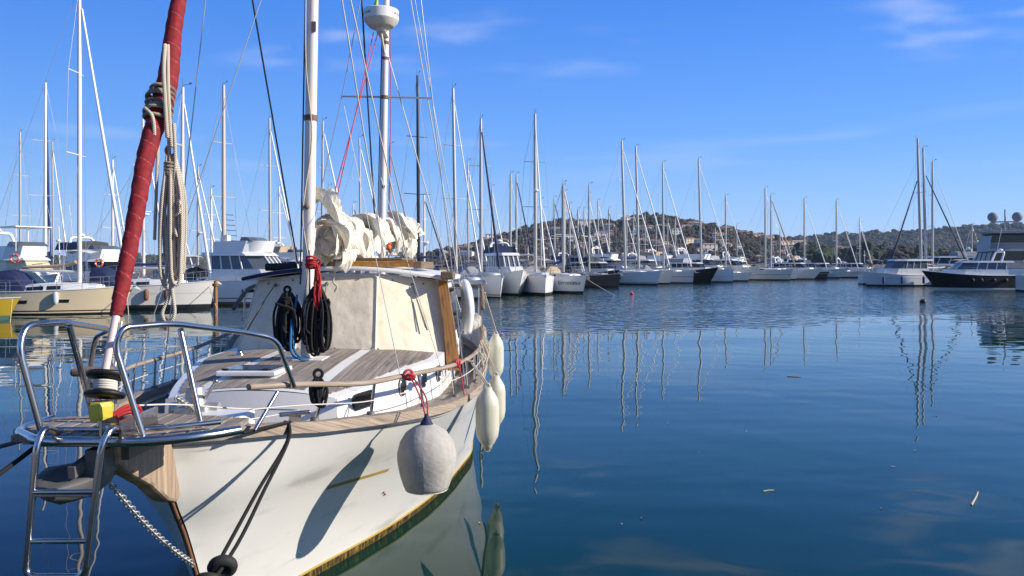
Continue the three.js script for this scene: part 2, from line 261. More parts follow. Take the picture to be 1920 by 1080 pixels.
{ // woods on the hills: crowns of many small leaf clumps
  const crown = (seed, tall) => {
    const R = rng(seed), list = [];
    for (let i = 0; i < 26; i++) {
      const a = R() * 6.28, e = Math.acos(1 - 1.5 * R()), rr = 0.55 + 0.45 * R(), s = 0.26 + 0.2 * R();
      const g = new THREE.IcosahedronGeometry(s, 0), p = g.attributes.position;
      for (let k = 0; k < p.count; k++) { const q = 1 + 0.5 * N3(p.getX(k) * 9 + i, p.getY(k) * 9, p.getZ(k) * 9); p.setXYZ(k, p.getX(k) * q, p.getY(k) * q * 0.8, p.getZ(k) * q); }
      g.computeVertexNormals(); list.push(move(g, Math.cos(a) * Math.sin(e) * rr, tall * (0.35 + 0.65 * Math.cos(e) * rr) + 0.4, Math.sin(a) * Math.sin(e) * rr));
    }
    list.push(cyl(0.06, 0.1, 0.7, 5, 0, 0.2, 0));
    return merge(list);
  };
  const shapes = [crown(3, 0.9), crown(8, 1.3), crown(15, 0.6)], leaf = mat([1, 1, 1], 1);
  const wood = (name, h, count, size, tone, seed, dmin, dmax) => {
    const R = rng(seed), m4 = new THREE.Matrix4(), q = new THREE.Quaternion(), c = new THREE.Color();
    shapes.forEach((sh, si) => {
      const im = new THREE.InstancedMesh(sh, leaf, count);
      for (let i = 0; i < count; i++) {
        const x = lerp(h.x0, h.x1, R()), d = lerp(dmin, dmax, R() ** 1.15), s = size * (0.6 + 0.8 * R());
        q.setFromAxisAngle(V(0, 1, 0), R() * 6.28); m4.compose(V(x, h.f(x, d) - 0.2 * s, -h.D - d * h.depth), q, V(s, s * (0.9 + 0.4 * R()), s)); im.setMatrixAt(i, m4);
        const k = 0.6 + 0.8 * R(), w = R(); const br = w > 0.6 ? 1 : 0; c.setRGB(tone[0] * k * (br ? 1.75 : 1), tone[1] * k * (br ? 1.05 : 1), tone[2] * k * (br ? 1.5 : 1)); im.setColorAt(i, c);
      }
      im.name = numbered(name); im.userData.kind = 'stuff'; im.userData.label = ['broad evergreen trees covering the hill', 'tall evergreen trees covering the hill', 'low scrub trees covering the hill'][si] + (h === far ? ' at the far right' : h === shore ? ' far off at the left' : ' with villas'); im.userData.category = 'trees'; scene.add(im);
    });
  };
  wood('hill_wood', near, 2700, 3.3, [0.056, 0.060, 0.034], 21, 0.0, 0.54);
  wood('far_wood', far, 3000, 8.5, [0.045, 0.058, 0.034], 33, 0.0, 0.53);
  wood('shore_wood', shore, 500, 6, [0.045, 0.058, 0.03], 41, 0.0, 0.5);
  // a belt of larger pines along the foot of the hill
  wood('shore_pine_wood', { f: () => 0.5, x0: 190, x1: 520, D: 520, depth: 40 }, 150, 6.5, [0.035, 0.05, 0.022], 51, 0, 1);
}
{ // villas on the near hill, each a house of its own
  const R = rng(77), walls = [M.white, M.offwhite, M.cream, mat([0.62, 0.42, 0.30], 0.8)], roofs = [mat([0.34, 0.19, 0.13], 0.9), mat([0.40, 0.28, 0.20], 0.9), mat([0.5, 0.47, 0.42], 0.9)], pane = M.glass;
  const protos = [];
  for (let i = 0; i < 6; i++) {
    const w = 7 + 5 * (i % 3), h = 3 + (i % 2) * 2.6, d = 7, r = 1.5, g = [];
    const roof = loft([[[-w / 2 - 0.5, h, d / 2 + 0.5], [w / 2 + 0.5, h, d / 2 + 0.5], [w / 2 + 0.5, h, -d / 2 - 0.5], [-w / 2 - 0.5, h, -d / 2 - 0.5]], [[-w / 2 + 2, h + r, 0.2], [w / 2 - 2, h + r, 0.2], [w / 2 - 2, h + r, -0.2], [-w / 2 + 2, h + r, -0.2]]]);
    const wins = []; for (let k = 0; k < 3; k++) for (let s = 0; s * 2.6 + 3 <= h + 0.1; s++) wins.push(box(1.3, 1.4, 0.12, (k - 1) * w * 0.3, 1.6 + s * 2.6, d / 2 + 0.06));
    protos.push({ wall: box(w, h + 6, d, 0, h / 2 - 3, 0), roof, wins });
  }
  const KIND = ['white', 'pale', 'cream', 'pink'], ROOF = ['terracotta', 'light brown', 'pale grey'];
  for (let i = 0; i < 130; i++) {
    const k = i % 6, x = lerp(-70, 330, R()), d = lerp(0.02, 0.46, R() ** 0.8), wi = Math.floor(R() * 4 * 0.999), ri = Math.floor(R() * R() * 3), s = 0.46 + 0.38 * R();
    const place = `${d < 0.12 ? 'near the foot' : d < 0.3 ? 'halfway up' : 'near the crest'} on the hill's ${x < 20 ? 'left flank' : x < 90 ? 'left shoulder' : x < 160 ? 'highest part' : x < 240 ? 'right shoulder' : 'right flank'}`;
    const g = thing('villa', `small ${KIND[wi]} villa with ${ROOF[ri]} roof ${place}`, 'house', [x, near.f(x, d) + 3.0, -near.D - d * near.depth + 3], (R() - 0.5) * 1.0, `${KIND[wi]} villas with ${ROOF[ri]} roofs ${place}`);
    g.scale.setScalar(s);
    put('wall', protos[k].wall, walls[wi], g); put('roof', protos[k].roof, roofs[ri], g); for (const wn of protos[k].wins) put('window', wn, pane, g);
  }
}
{ // rubble breakwater behind the moorings, with a long low wall
  const R = rng(5), rocks = [];
  const base = grid((u, v) => { const x = lerp(-260, 330, u), a = v * Math.PI; return [x, 1.75 * Math.sin(a) + 0.35 * fbm(x * 0.6, v * 5, 2) - 0.3, -236 - 4 * (1 - Math.cos(a)), x / 3, v * 4]; }, 500, 12);
  struct('breakwater', base, M.stone);
  const w = put('harbour_wall', box(420, 1.5, 0.5, 60, 2.0, -240), mat([0.46, 0.42, 0.36], 0.9, { map: rep(dirtTex, 30, 1) })); tag(w, 'long low pale wall on top of the stone breakwater', 'wall');
}
console.log('setting');
// ------------------------------------------------------------------ the moored ketch in the foreground
// local frame: x to port, y up from the water, z forward; st is the station along the hull, counted from the quay
const K = thing('ketch', 'white motorsailer ketch with teak deck and cream wheelhouse moored bow-on', 'sailing boat', [-2.12, 0, -9]);
const P = (p, y, st) => V(p, y, 9 - st), A = (p, y, st) => [p, y, 9 - st];
const sheerB = table([4.9, 5.02, 5.15, 5.41, 5.72, 6.06, 6.65, 7.45, 8.1, 9.15, 11, 12.6, 13.9, 14.7, 15.1], [0.03, 0.24, 0.40, 0.61, 0.77, 0.93, 1.22, 1.53, 1.66, 1.76, 1.76, 1.62, 1.25, 0.75, 0.05]);
const waterB = table([5.75, 6.1, 6.86, 7.44, 8.1, 9.16, 10.2, 11, 12, 13.2, 14.1, 14.7], [0.02, 0.18, 0.50, 0.754, 1.0, 1.28, 1.45, 1.55, 1.5, 1.1, 0.55, 0.03]);
const sheerH = table([4.9, 5.41, 5.72, 6.06, 6.65, 7.45, 8.1, 9.15, 10, 11.5, 13, 15.1], [1.60, 1.55, 1.50, 1.46, 1.40, 1.34, 1.31, 1.28, 1.26, 1.28, 1.36, 1.5]);
const stemAt = table([-0.6, 0, 0.5, 0.87, 1.17, 1.62], [6.2, 5.75, 5.48, 5.26, 5.05, 4.9]), sternAt = table([-0.6, 0, 1.6], [14.3, 14.7, 15.1]);
function hullPoint(s, t, side, out = 0) {                    // s along, t from -0.6 m (0) over the waterline (0.3) to the sheer (1)
  const sb = sheerB(lerp(4.9, 15.1, s)), wb = waterB(lerp(5.75, 14.7, s)), top = sheerH(lerp(4.9, 15.1, s)) - 0.055;
  let y, b;
  if (t < 0.3) { const q = t / 0.3; y = lerp(-0.6, 0, q); b = wb * (0.25 + 0.75 * Math.sqrt(q)); }
  else { const q = (t - 0.3) / 0.7; y = top * q; b = wb + (sb - wb) * q ** lerp(1.55, 0.95, smooth(0.05, 0.5, s)); }
  return A(side * (b + out), y, stemAt(y) + (sternAt(y) - stemAt(y)) * s);
}
const along = (u) => u ** 1.35;
const tAt = (s, y) => 0.3 + 0.7 * y / (sheerH(lerp(4.9, 15.1, s)) - 0.055);
function hullSkin(y0, y1, side, out, nv) { return grid((u, v) => { const s = along(u), a = y0 < 0 ? 0 : tAt(s, y0), b = y1 > 9 ? 1 : tAt(s, y1), q = hullPoint(s, lerp(a, b, v), side, out); return [...q, u * 5, q[1]]; }, 90, nv, side > 0); }
put('hull', [hullSkin(0.075, 10, 1, 0, 26), hullSkin(0.075, 10, -1, 0, 26)].map((g) => toCreasedNormals(g, 0.9)), M.gel, K);
put('boot_stripe', [hullSkin(-1, 0.075, 1, 0.004, 10), hullSkin(-1, 0.075, -1, 0.004, 10)], M.weed, K);
put('spray_rail', [1, -1].map((s) => sweep(curve(Array.from({ length: 40 }, (_, i) => { const q = along(0.02 + i / 39 * 0.96); return V(...hullPoint(q, tAt(q, 0.09), s, 0.002)); }), 80), 0.013, 6)), M.tape, K);
// capping rail of weathered teak along the sheer
function railRing(u, side, w, h, dy) { const st = lerp(4.93, 15.08, u), b = sheerB(st), y = sheerH(st) + dy; return [A(side * (b - w), y - h, st), A(side * (b + 0.025), y - h, st), A(side * (b + 0.025), y, st), A(side * (b - w), y + 0.004, st)]; }
for (const s of [1, -1]) put('capping_rail', (() => { const rings = []; for (let i = 0; i <= 100; i++) rings.push(railRing((i / 100) ** 1.5, s, 0.09, 0.075, 0)); const g = loft(rings); const p = g.attributes.position, uv = g.attributes.uv; for (let i = 0; i < p.count; i++) uv.setXY(i, p.getX(i) * 3 + p.getY(i) * 4, p.getZ(i) * 0.6); return g; })(), M.rail, K);
// deck
put('deck', grid((u, v) => { const st = lerp(4.95, 15.0, v ** 1.4), b = Math.max(0.01, sheerB(st) - 0.05), p = lerp(-b, b, u); return [p, sheerH(st) - 0.10 - 0.03 * (p / 1.7) ** 2, 9 - st, p * 2, st * 0.5]; }, 12, 60), M.teak[1], K);
// stem: the carved knee under the platform and the bronze stem band
put('bow_knee', extrude([[4.28, 1.665], [4.30, 1.56], [4.45, 1.47], [4.69, 1.345], [4.9, 1.2], [5.02, 1.155], [5.1, 1.19], [5.06, 1.4], [5.0, 1.665]].map(([st, y]) => [st - 9, y]), 0.11, 0.02).rotateY(Math.PI / 2), M.knee, K);
put('stem_band', sweep(curve([0.1, 0.3, 0.5, 0.7, 0.87, 1.02, 1.15].map((y) => P(0, y, stemAt(y) - 0.004)), 30), 0.014, 6), M.bootBrown, K);
put('tape_strip', [grid((u, v) => hullPoint(lerp(0.093, 0.135, u), 0, 1).map(() => 0), 1, 1)].map(() => {
  const pick = (st, y) => { let s = 0.1; for (let k = 0; k < 30; k++) { const q = hullPoint(s, tAt(s, y), 1, 0.004); s += (st - (9 - q[2])) / 12; } return hullPoint(s, tAt(s, y), 1, 0.004); };
  return grid((u, v) => pick(lerp(6.35, 7.15, u), lerp(0.86, 0.80, u) + (v - 0.5) * 0.03), 14, 1);
})[0], M.tape, K);
put('skin_fitting', [0, 1].map((i) => { const s = 0.2 + 0.004 * i; const q = hullPoint(s, tAt(s, 0.55 - 0.03 * i), 1, 0.004); return ball(0.012, q[0], q[1], q[2], 8); }), M.bootBrown, K);

// bow platform: planks inside a heavy stainless tube
{
  const halfW = table([4.06, 4.1, 4.3, 4.6, 5.3], [0.27, 0.30, 0.54, 0.58, 0.40]);
  for (let i = 0; i < 12; i++) {
    const a = -0.58 + i * 0.098, b = a + 0.088, c = Math.max(Math.abs(a), Math.abs(b)); let st0 = 4.1; while (halfW(st0) < c - 0.02 && st0 < 4.6) st0 += 0.01;
    const st1 = 4.86 - 0.2 * c;
    const g = rbox(b - a, 0.035, st1 - st0, 0.004, (a + b) / 2, 1.70 - 0.02 * (st0 - 4.1), 9 - (st0 + st1) / 2);
    put('plank', g, M.teak[i % 4], K);
  }
  put('platform_tube', sweep(rounded([P(-0.56, 1.70, 4.75), P(-0.56, 1.70, 4.40), P(-0.27, 1.715, 4.09), P(0.27, 1.715, 4.07), P(0.50, 1.715, 4.19), P(0.66, 1.715, 4.36)], 0.10), 0.026, 14), M.steel, K);
  put('platform_tube', sweep(rounded([P(-0.3, 1.755, 4.18), P(0.26, 1.755, 4.18), P(0.55, 1.755, 4.38)], 0.1), 0.014, 10), M.steel, K);
  put('platform_bracket', [box(0.05, 0.10, 0.5, -0.07, 1.62, 4.45), box(0.05, 0.10, 0.5, 0.07, 1.62, 4.45)], M.anchor, K);
  const roller = put('bow_roller', [box(0.012, 0.10, 0.42, 0.06, 1.77, 4.72), box(0.012, 0.10, 0.42, 0.16, 1.77, 4.72), cyl(0.035, 0.035, 0.09, 14, 0.11, 1.76, 4.86, 0, 0, Math.PI / 2)], M.steel, K);
}
// pulpit: two separate stainless rails, open at the ladder
const bar = (pts, r = 0.0165, rad = 0.09) => sweep(rounded(pts, rad, 6), r, 12);
put('pulpit_rail', bar([P(0.25, 1.73, 4.12), P(0.12, 2.19, 4.10), P(0.145, 2.285, 4.12), P(0.30, 2.285, 4.38), P(0.50, 2.175, 5.05), P(0.615, 2.13, 5.2), P(0.685, 1.80, 5.35)]), M.steel, K);
put('pulpit_post', bar([P(0.285, 2.25, 4.5), P(0.425, 1.69, 4.45)]), M.steel, K);
put('pulpit_post', bar([P(0.59, 1.77, 5.3), P(0.50, 1.56, 5.12)], 0.013), M.steel, K);
put('pulpit_rail', bar([P(-0.245, 1.73, 4.1), P(-0.335, 2.19, 4.05), P(-0.33, 2.30, 4.1), P(-0.27, 2.295, 4.35), P(-0.35, 2.205, 5.0), P(-0.57, 2.14, 5.25), P(-0.63, 1.93, 5.3), P(-0.62, 1.50, 5.3)]), M.steel, K);
put('pulpit_post', bar([P(-0.275, 2.27, 4.4), P(-0.29, 1.69, 4.7)]), M.steel, K);
put('seat_pad', rbox(0.22, 0.05, 0.16, 0.02, -0.56, 1.92, 9 - 5.2), M.deadwood, K);
// boarding ladder
{
  const L = put('boarding_ladder', sweep(rounded([P(-0.20, 1.745, 4.16), P(-0.19, 1.80, 4.02), P(-0.20, 1.72, 3.97), P(-0.245, 1.085, 3.95), P(0.045, 1.085, 3.95), P(0.115, 1.72, 3.97), P(0.14, 1.80, 4.02), P(0.15, 1.745, 4.16)], 0.06, 6), 0.0165, 12), M.steel, K);
  for (const [y, a, b] of [[1.495, -0.213, 0.095], [1.255, -0.23, 0.07]]) put('rung', [line(P(a, y, 3.96), P(b, y, 3.96), 0.0125, 10)], M.steel, L);
  put('tread', rbox(0.30, 0.014, 0.06, 0.005, -0.06, 1.478, 9 - 3.98), M.anchor, L);
}
// plough anchor stowed under the platform
put('anchor', [
  loft([[0.02, 0.03, 3.98], [0.15, 0.10, 4.12], [0.19, 0.13, 4.3], [0.12, 0.09, 4.5], [0.03, 0.03, 4.6]].map(([w, h, st]) => Array.from({ length: 12 }, (_, i) => { const a = i / 12 * 6.2832; return A(-0.17 + Math.cos(a) * w, 1.475 + Math.sin(a) * h * (Math.sin(a) > 0 ? 0.35 : 0.9) + 0.04 * Math.abs(Math.cos(a)) * w / 0.19, st); })), true, true, 0.9),
  box(0.035, 0.06, 0.75, -0.09, 1.61, 9 - 4.45, 0.14), box(0.10, 0.13, 0.22, -0.02, 1.585, 9 - 4.28)], M.anchor, K);
// bobstay chain down to the waterline
{
  const a = P(-0.03, 1.52, 4.26), b = P(0, 0.62, 5.40), n = 44, pts = sag(a, b, 0.05, n), C = new THREE.Group(); C.name = 'bobstay_chain'; K.add(C);
  const g = new THREE.TorusGeometry(0.0165, 0.0052, 6, 14).scale(1.5, 1, 1);
  for (let i = 0; i < n; i++) { const m = put('link', g, M.galv, C), d = pts[i + 1].clone().sub(pts[i]); m.position.copy(pts[i].clone().lerp(pts[i + 1], 0.5)); m.quaternion.setFromUnitVectors(V(1, 0, 0), d.normalize()); m.rotateX(i % 2 ? Math.PI / 2 : 0); m.scale.setScalar(pts[0].distanceTo(b) / n / 0.034); }
  put('shackle', torus(0.022, 0.007, b.x, b.y, b.z, 0, 1.57), M.galv, C);
}
// furler drum, foil and the furled red headsail up the forestay
{
  const foot = P(0, 1.72, 4.22), head = P(0, 12, 8.4), at = (t) => P(0, 2.05, 4.24).lerp(head, t), tilt = Math.atan2(4.16, 9.95);
  const drum = put('furler_drum', [lathe([[0.02, 0.17], [0.098, 0.165], [0.104, 0.155], [0.098, 0.135], [0.05, 0.125], [0.045, 0.07], [0.095, 0.06], [0.102, 0.05], [0.094, 0.035], [0.03, 0.03]], 32).rotateX(-tilt * 0.8).translate(0, 1.88, 9 - 4.22)], M.black, K);
  put('drum_line', [0, 1, 2, 3].map((i) => torus(0.052, 0.008, 0, 1.955 + i * 0.012, 9 - 4.24, Math.PI / 2 - tilt * 0.8)), M.whiteRope, drum);
  put('drum_housing', loft([[0.86, 0], [1, 0.02], [1, 0.075], [0.82, 0.095]].map(([s, y]) => Array.from({ length: 6 }, (_, i) => { const a = i / 6 * 6.283 + 0.2; return [Math.cos(a) * 0.062 * s, 1.80 + y, 9 - 4.2 + Math.sin(a) * 0.062 * s]; })), true, true, 0.4), M.yellow, drum);
  put('tack_fitting', [line(P(-0.015, 1.69, 4.2), P(-0.012, 1.81, 4.21), 0.012), line(P(0.03, 1.69, 4.2), P(0.02, 1.81, 4.21), 0.012)], M.steel, drum);
  put('red_line_coil', [0, 1, 2].map((i) => torus(0.075 + 0.01 * i, 0.009, 0.07, 1.76 + 0.01 * i, 9 - 4.3, 0.5, 0.9 + i * 0.1)), M.redRope, drum);
  put('forestay_foil', sweep([at(0), at(0.035)], 0.021, 12), M.foil, K);
  put('forestay', line(at(0.03), head, 0.005), M.wire, K);
  put('turnbuckle', [line(at(0.002).add(V(0.045, 0, 0)), at(0.025).add(V(0.035, 0, 0)), 0.008), ball(0.016, ...at(0.012).add(V(0.04, 0, 0)).toArray(), 8)], M.galv, K);
  const rad = table([0.028, 0.035, 0.06, 0.1, 0.135, 0.148, 0.16, 0.19, 0.225, 0.4, 0.9], [0.029, 0.034, 0.040, 0.045, 0.053, 0.057, 0.060, 0.051, 0.044, 0.041, 0.02]);
  const pts = []; for (let i = 0; i <= 240; i++) { const t = lerp(0.028, 0.9, (i / 240) ** 2.2), q = at(t); q.x += 0.030 * Math.exp(-(((t - 0.165) / 0.03) ** 2)) - 0.012 * Math.exp(-(((t - 0.12) / 0.03) ** 2)); pts.push(q); }
  let acc = 0; const len = pts.map((p, i) => (i ? (acc += p.distanceTo(pts[i - 1])) : 0));
  const g = sweep(pts, (t, th) => { const i = Math.round(t * 240), tt = lerp(0.028, 0.9, t ** 2.2), sp = ((th / 6.2832 - len[i] * 9) % 1 + 1) % 1; return rad(tt) * (1 + 0.05 * N3(len[i] * 11, Math.cos(th) * 1.4, Math.sin(th) * 1.4) + 0.03 * N3(len[i] * 40, Math.cos(th) * 2, Math.sin(th) * 2)) + 0.005 * sp; }, 40);
  const uv = g.attributes.uv; for (let i = 0; i < uv.count; i++) uv.setY(i, uv.getY(i) * 0.95);
  put('furled_headsail', g, M.red, K);
}
// trunk cabin
const cabB = table([6.62, 7.2, 8.2, 9.0, 12.2], [0.68, 0.87, 1.12, 1.30, 1.36]), cabT = table([6.62, 8.4, 9.4, 12.2], [1.585, 1.635, 1.64, 1.64]);
const cabTop = (p, st) => cabT(st) - 0.07 * (p / cabB(st)) ** 2;
{
  const top = grid((u, v) => { const st = lerp(6.62, 12.2, v), p = lerp(-1, 1, u) * cabB(st); return [p, cabTop(p, st), 9 - st, p, st]; }, 24, 40);
  const side = (s) => grid((u, v) => { const st = lerp(6.62, 12.2, u), b = cabB(st) + 0.03 * (1 - v); return [s * b, lerp(sheerH(st) - 0.12, cabTop(b, st), v), 9 - st, u * 5, v]; }, 40, 6, s < 0);
  const front = grid((u, v) => { const p = lerp(-1, 1, u) * 0.70, st = 6.62 - 0.05 * (1 - (p / 0.7) ** 2) - 0.04 * (1 - v); return [p, lerp(1.28, cabTop(p, 6.62) , v), 9 - st, u, v]; }, 14, 6);
  put('trunk_cabin', [top, toCreasedNormals(side(1), 0.5), toCreasedNormals(side(-1), 0.5), front], M.white, K);
  // teak laid on the cabin top, plank by plank, between painted margins
  let k = 0;
  for (let p = -1.27; p < 1.27; p += 0.058) {
    const a = Math.abs(p + 0.026); if (a > 0.41 && a < 0.53) continue;
    let s0 = 6.72; while (cabB(s0) - 0.09 < a - 0.02 && s0 < 9.5) s0 += 0.01;
    if (s0 > 9.25) continue;
    const cuts = [s0, 9.42], list = (a < 0.41 && p > -0.50 && p < 0.06) ? [[s0, 7.10], [7.72, 9.42]] : [cuts];
    for (const [c0, c1] of list) {
      if (c1 - c0 < 0.06) continue;
      const n = Math.max(2, Math.round((c1 - c0) / 0.12));
      const rings = []; for (let i = 0; i <= n; i++) { const st = lerp(c0, c1, i / n), lim = cabB(st) - 0.088, q0 = Math.max(-lim, Math.min(lim, p)), q1 = Math.max(-lim, Math.min(lim, p + 0.051)), f = (x, h) => A(x, cabTop(x, st) + h, st); rings.push([f(q0, 0.001), f(q1, 0.001), f(q1, 0.009), f(q0, 0.009)]); }
      const g = loft(rings); const q = g.attributes.position, uv = g.attributes.uv; for (let i = 0; i < q.count; i++) uv.setXY(i, q.getX(i) * 4 + k * 0.37, q.getZ(i) * 0.5 + k * 0.61);
      put('plank', g, M.teak[(k++ * 7) % 4], K);
    }
  }
  // deck hatch
  const H = put('deck_hatch', [rbox(0.53, 0.045, 0.56, 0.015, -0.22, cabTop(0, 7.42) + 0.028, 9 - 7.41, -0.03)], M.whiteGloss, K);
  put('pane', rbox(0.43, 0.012, 0.46, 0.005, -0.22, cabTop(0, 7.42) + 0.054, 9 - 7.41, -0.03), M.hatchGlass, H);
  for (const x of [-0.40, -0.04]) put('latch', [cyl(0.02, 0.02, 0.03, 10, x, cabTop(0, 7.2) + 0.06, 9 - 7.17), box(0.06, 0.012, 0.02, x - 0.01, cabTop(0, 7.2) + 0.078, 9 - 7.17)], M.black, H);
  put('mast_step', rbox(0.42, 0.02, 0.36, 0.006, 0.0, 1.638, 9 - 8.36), M.white, K);
  put('vent', [cyl(0.05, 0.06, 0.03, 16, -0.86, 1.615, 9 - 8.9), ball(0.035, -0.86, 1.64, 9 - 8.9)], M.steel, K);
  for (const s of [1, -1]) for (const [st, w, h, r] of [[7.02, 0.34, 0.13, 0.05], [7.86, 0.15, 0.17, 0.07], [8.42, 0.15, 0.17, 0.07], [8.9, 0.15, 0.17, 0.07]]) {
    const b = cabB(st) + 0.02, slope = (cabB(st + 0.1) - cabB(st - 0.1)) / 0.2, y = (cabTop(b, st) + sheerH(st)) / 2 - 0.01;
    const w1 = put('window', extrudeRound(w, h, r, 0.02), M.glass, K); w1.position.set(s * (b - 0.002), y, 9 - st); w1.rotation.y = s * (Math.PI / 2 - Math.atan(slope));
    const f = put('frame', sweep(roundLoop(w, h, r), 0.008, 6, true), st > 7.5 ? M.steel : M.black, w1);
  }
}
function roundLoop(w, h, r, z = 0.011) { const o = []; for (const [cx, cy, a0] of [[w / 2 - r, h / 2 - r, 0], [-w / 2 + r, h / 2 - r, 90], [-w / 2 + r, -h / 2 + r, 180], [w / 2 - r, -h / 2 + r, 270]]) for (let i = 0; i <= 5; i++) { const a = (a0 + i * 18) * Math.PI / 180; o.push(V(cx + r * Math.cos(a), cy + r * Math.sin(a), z)); } return o; }
function extrudeRound(w, h, r, d) { return extrude(roundLoop(w, h, r).map((p) => [p.x, p.y]), d); }

// wheelhouse
{
  const c0 = 0.10;
  const ring = (y, hw, mid, stM, stS, stA) => [A(c0 - mid, y, stM), A(c0 + mid, y, stM), A(c0 + hw, y - 0.0, stS), A(c0 + hw, y, stA), A(c0 - hw, y, stA), A(c0 - hw, y, stS)];
  const lower = ring(1.60, 1.30, 0.46, 9.28, 9.68, 12.1); lower[2][1] = lower[3][1] = lower[4][1] = lower[5][1] = 1.38;
  const upper = ring(2.50, 1.10, 0.42, 9.68, 10.02, 12.1); for (const i of [2, 3, 4, 5]) upper[i][1] = 2.42;
  const mid = lower.map((a, i) => a.map((x, j) => lerp(x, upper[i][j], 0.5)));
  const wh = put('wheelhouse', loft([lower, mid, upper], false, true, 0.15), M.white, K);
  // buttoned canvas covers over the three front windows
  const cover = (a, b, c, d, seed) => {
    const n = V(...b).sub(V(...a)).cross(V(...d).sub(V(...a))).normalize();
    return grid((u, v) => { const q = V(...a).lerp(V(...b), u).lerp(V(...d).lerp(V(...c), u), v), e = Math.min(u, 1 - u, v, 1 - v), k = 0.012 + 0.010 * smooth(0, 0.12, e) + 0.010 * fbm(u * 2.2 + seed, v * 1.8, seed, 3) * smooth(0, 0.1, e) + 0.004 * fbm(u * 7, v * 5 + seed, 2); return [q.x + n.x * k, q.y + n.y * k, q.z + n.z * k, u, v]; }, 36, 30);
  };
  const inset = (a, b, t) => a.map((x, i) => lerp(x, b[i], t));
  const quad = (i, j, t0 = 0.03, t1 = 0.97) => { const a = lower[i], b = lower[j], c = upper[j], d = upper[i]; return [inset(a, d, t0), inset(b, c, t0), inset(b, c, t1), inset(a, d, t1)]; };
  put('window_cover', cover(...quad(5, 0), 1), M.canvas, K); put('window_cover', cover(...quad(0, 1), 4), M.canvas, K); put('window_cover', cover(...quad(1, 2), 7), M.canvas, K);
  for (const [i, j] of [[5, 0], [0, 1], [1, 2]]) { const q = quad(i, j, 0.035, 0.965).map((a) => V(...a).add(V(0, 0.004, 0.022))); put('cover_piping', sweep(rounded([q[0], q[1], q[2], q[3], q[0]], 0.04), 0.008, 6), M.offwhite, K); const a = q[0].clone().lerp(q[3], 0.5), b = q[1].clone().lerp(q[2], 0.5); }
  for (const [i, j] of [[5, 0], [0, 1], [1, 2]]) for (const [u, v] of [[0.04, 0.05], [0.5, 0.05], [0.96, 0.05], [0.25, 0.93], [0.75, 0.93]]) { const q = V(...inset(inset(lower[i], lower[j], u), inset(upper[i], upper[j], u), v)); put('stud', ball(0.011, q.x, q.y + 0.005, q.z + 0.025, 8), M.anchor, K); }
  // wipers standing off the covers
  for (const [px, y0, sx, y1, st0, st1] of [[-0.72, 2.36, -1.02, 1.84, 9.80, 9.60], [-0.06, 2.38, -0.08, 1.90, 9.62, 9.42], [0.92, 2.36, 1.10, 1.86, 9.84, 9.66]]) {
    const w = put('wiper', [line(P(px, y0, st0 - 0.06), P(sx, y1, st1 - 0.07), 0.007), ball(0.022, px, y0, 9 - st0 + 0.03, 10)], M.anchor, K);
    put('blade', [line(P(lerp(px, sx, 0.35), lerp(y0, y1, 0.35), lerp(st0, st1, 0.35) - 0.055), P(sx + 0.02, y1 - 0.03, st1 - 0.06), 0.009)], M.black, w);
  }
  // cambered roof with front overhang
  const roofY = (p) => 2.585 - 0.13 * ((p - c0) / 1.25) ** 2;
  const edge = (u) => lerp(-1.24, 1.24, u) + c0;
  const R0 = (v, u) => { const p = edge(u), f = 9.585 + 0.27 * ((p - c0) / 1.25) ** 2; return [p, roofY(p), 9 - lerp(f, 12.3, v)]; };
  const slab = [grid((u, v) => R0(v, u), 30, 10), grid((u, v) => { const q = R0(v, u); return [q[0], q[1] - 0.05, q[2]]; }, 30, 10, true), grid((u, v) => { const q = R0(0, u); return [q[0], q[1] - 0.05 * v, q[2] + 0.008 * Math.sin(v * 3.14)]; }, 30, 4, true)];
  for (const e of [0, 1]) slab.push(grid((u, v) => { const q = R0(u, e); return [q[0], q[1] - 0.05 * v, q[2]]; }, 10, 1, !!e));
  put('wheelhouse_roof', slab, M.white, K);
  put('roof_edging', sweep(Array.from({ length: 31 }, (_, i) => { const q = R0(0, i / 30); return V(q[0], q[1] - 0.025, q[2] + 0.012); }).slice(0, 12), 0.022, 8), M.navy, K);
  put('hatch_coaming', [rbox(1.30, 0.075, 0.10, 0.01, 0.28, 2.615, 9 - 9.96)], M.varnish, K);
  put('hatch_coaming', [rbox(0.10, 0.09, 1.5, 0.01, 0.97, 2.60, 9 - 10.66)], M.deadwood, K);
  put('sliding_hatch', [rbox(1.0, 0.03, 1.3, 0.01, 0.28, 2.675, 9 - 10.6)], M.deadwood, K);
  put('horn', [cyl(0.045, 0.055, 0.34, 16, -0.66, 2.575, 9 - 9.75, 0, 0, Math.PI / 2), torus(0.045, 0.014, -0.48, 2.575, 9 - 9.75, 0, Math.PI / 2)], M.rubber, K);
  // varnished corner posts and grey beam ends
  for (const s of [1]) {
    const t = P(c0 + s * 1.17, 2.44, 9.92), b = P(c0 + s * 1.335, 1.36, 9.60);
    put('corner_post', loft([b, b.clone().lerp(t, 0.5).add(V(0.01 * s, 0, 0)), t].map((c, i) => { const w = [0.075, 0.062, 0.055][i]; return [[c.x - w, c.y, c.z + 0.05], [c.x + w, c.y, c.z + 0.04], [c.x + w, c.y, c.z - 0.06], [c.x - w, c.y, c.z - 0.06]]; }), true, true, 0.3), M.varnish, K);
    put('beam_end', rbox(0.16, 0.10, 0.26, 0.02, c0 + s * 1.25, 2.475, 9 - 9.80), M.deadwood, K);
  }
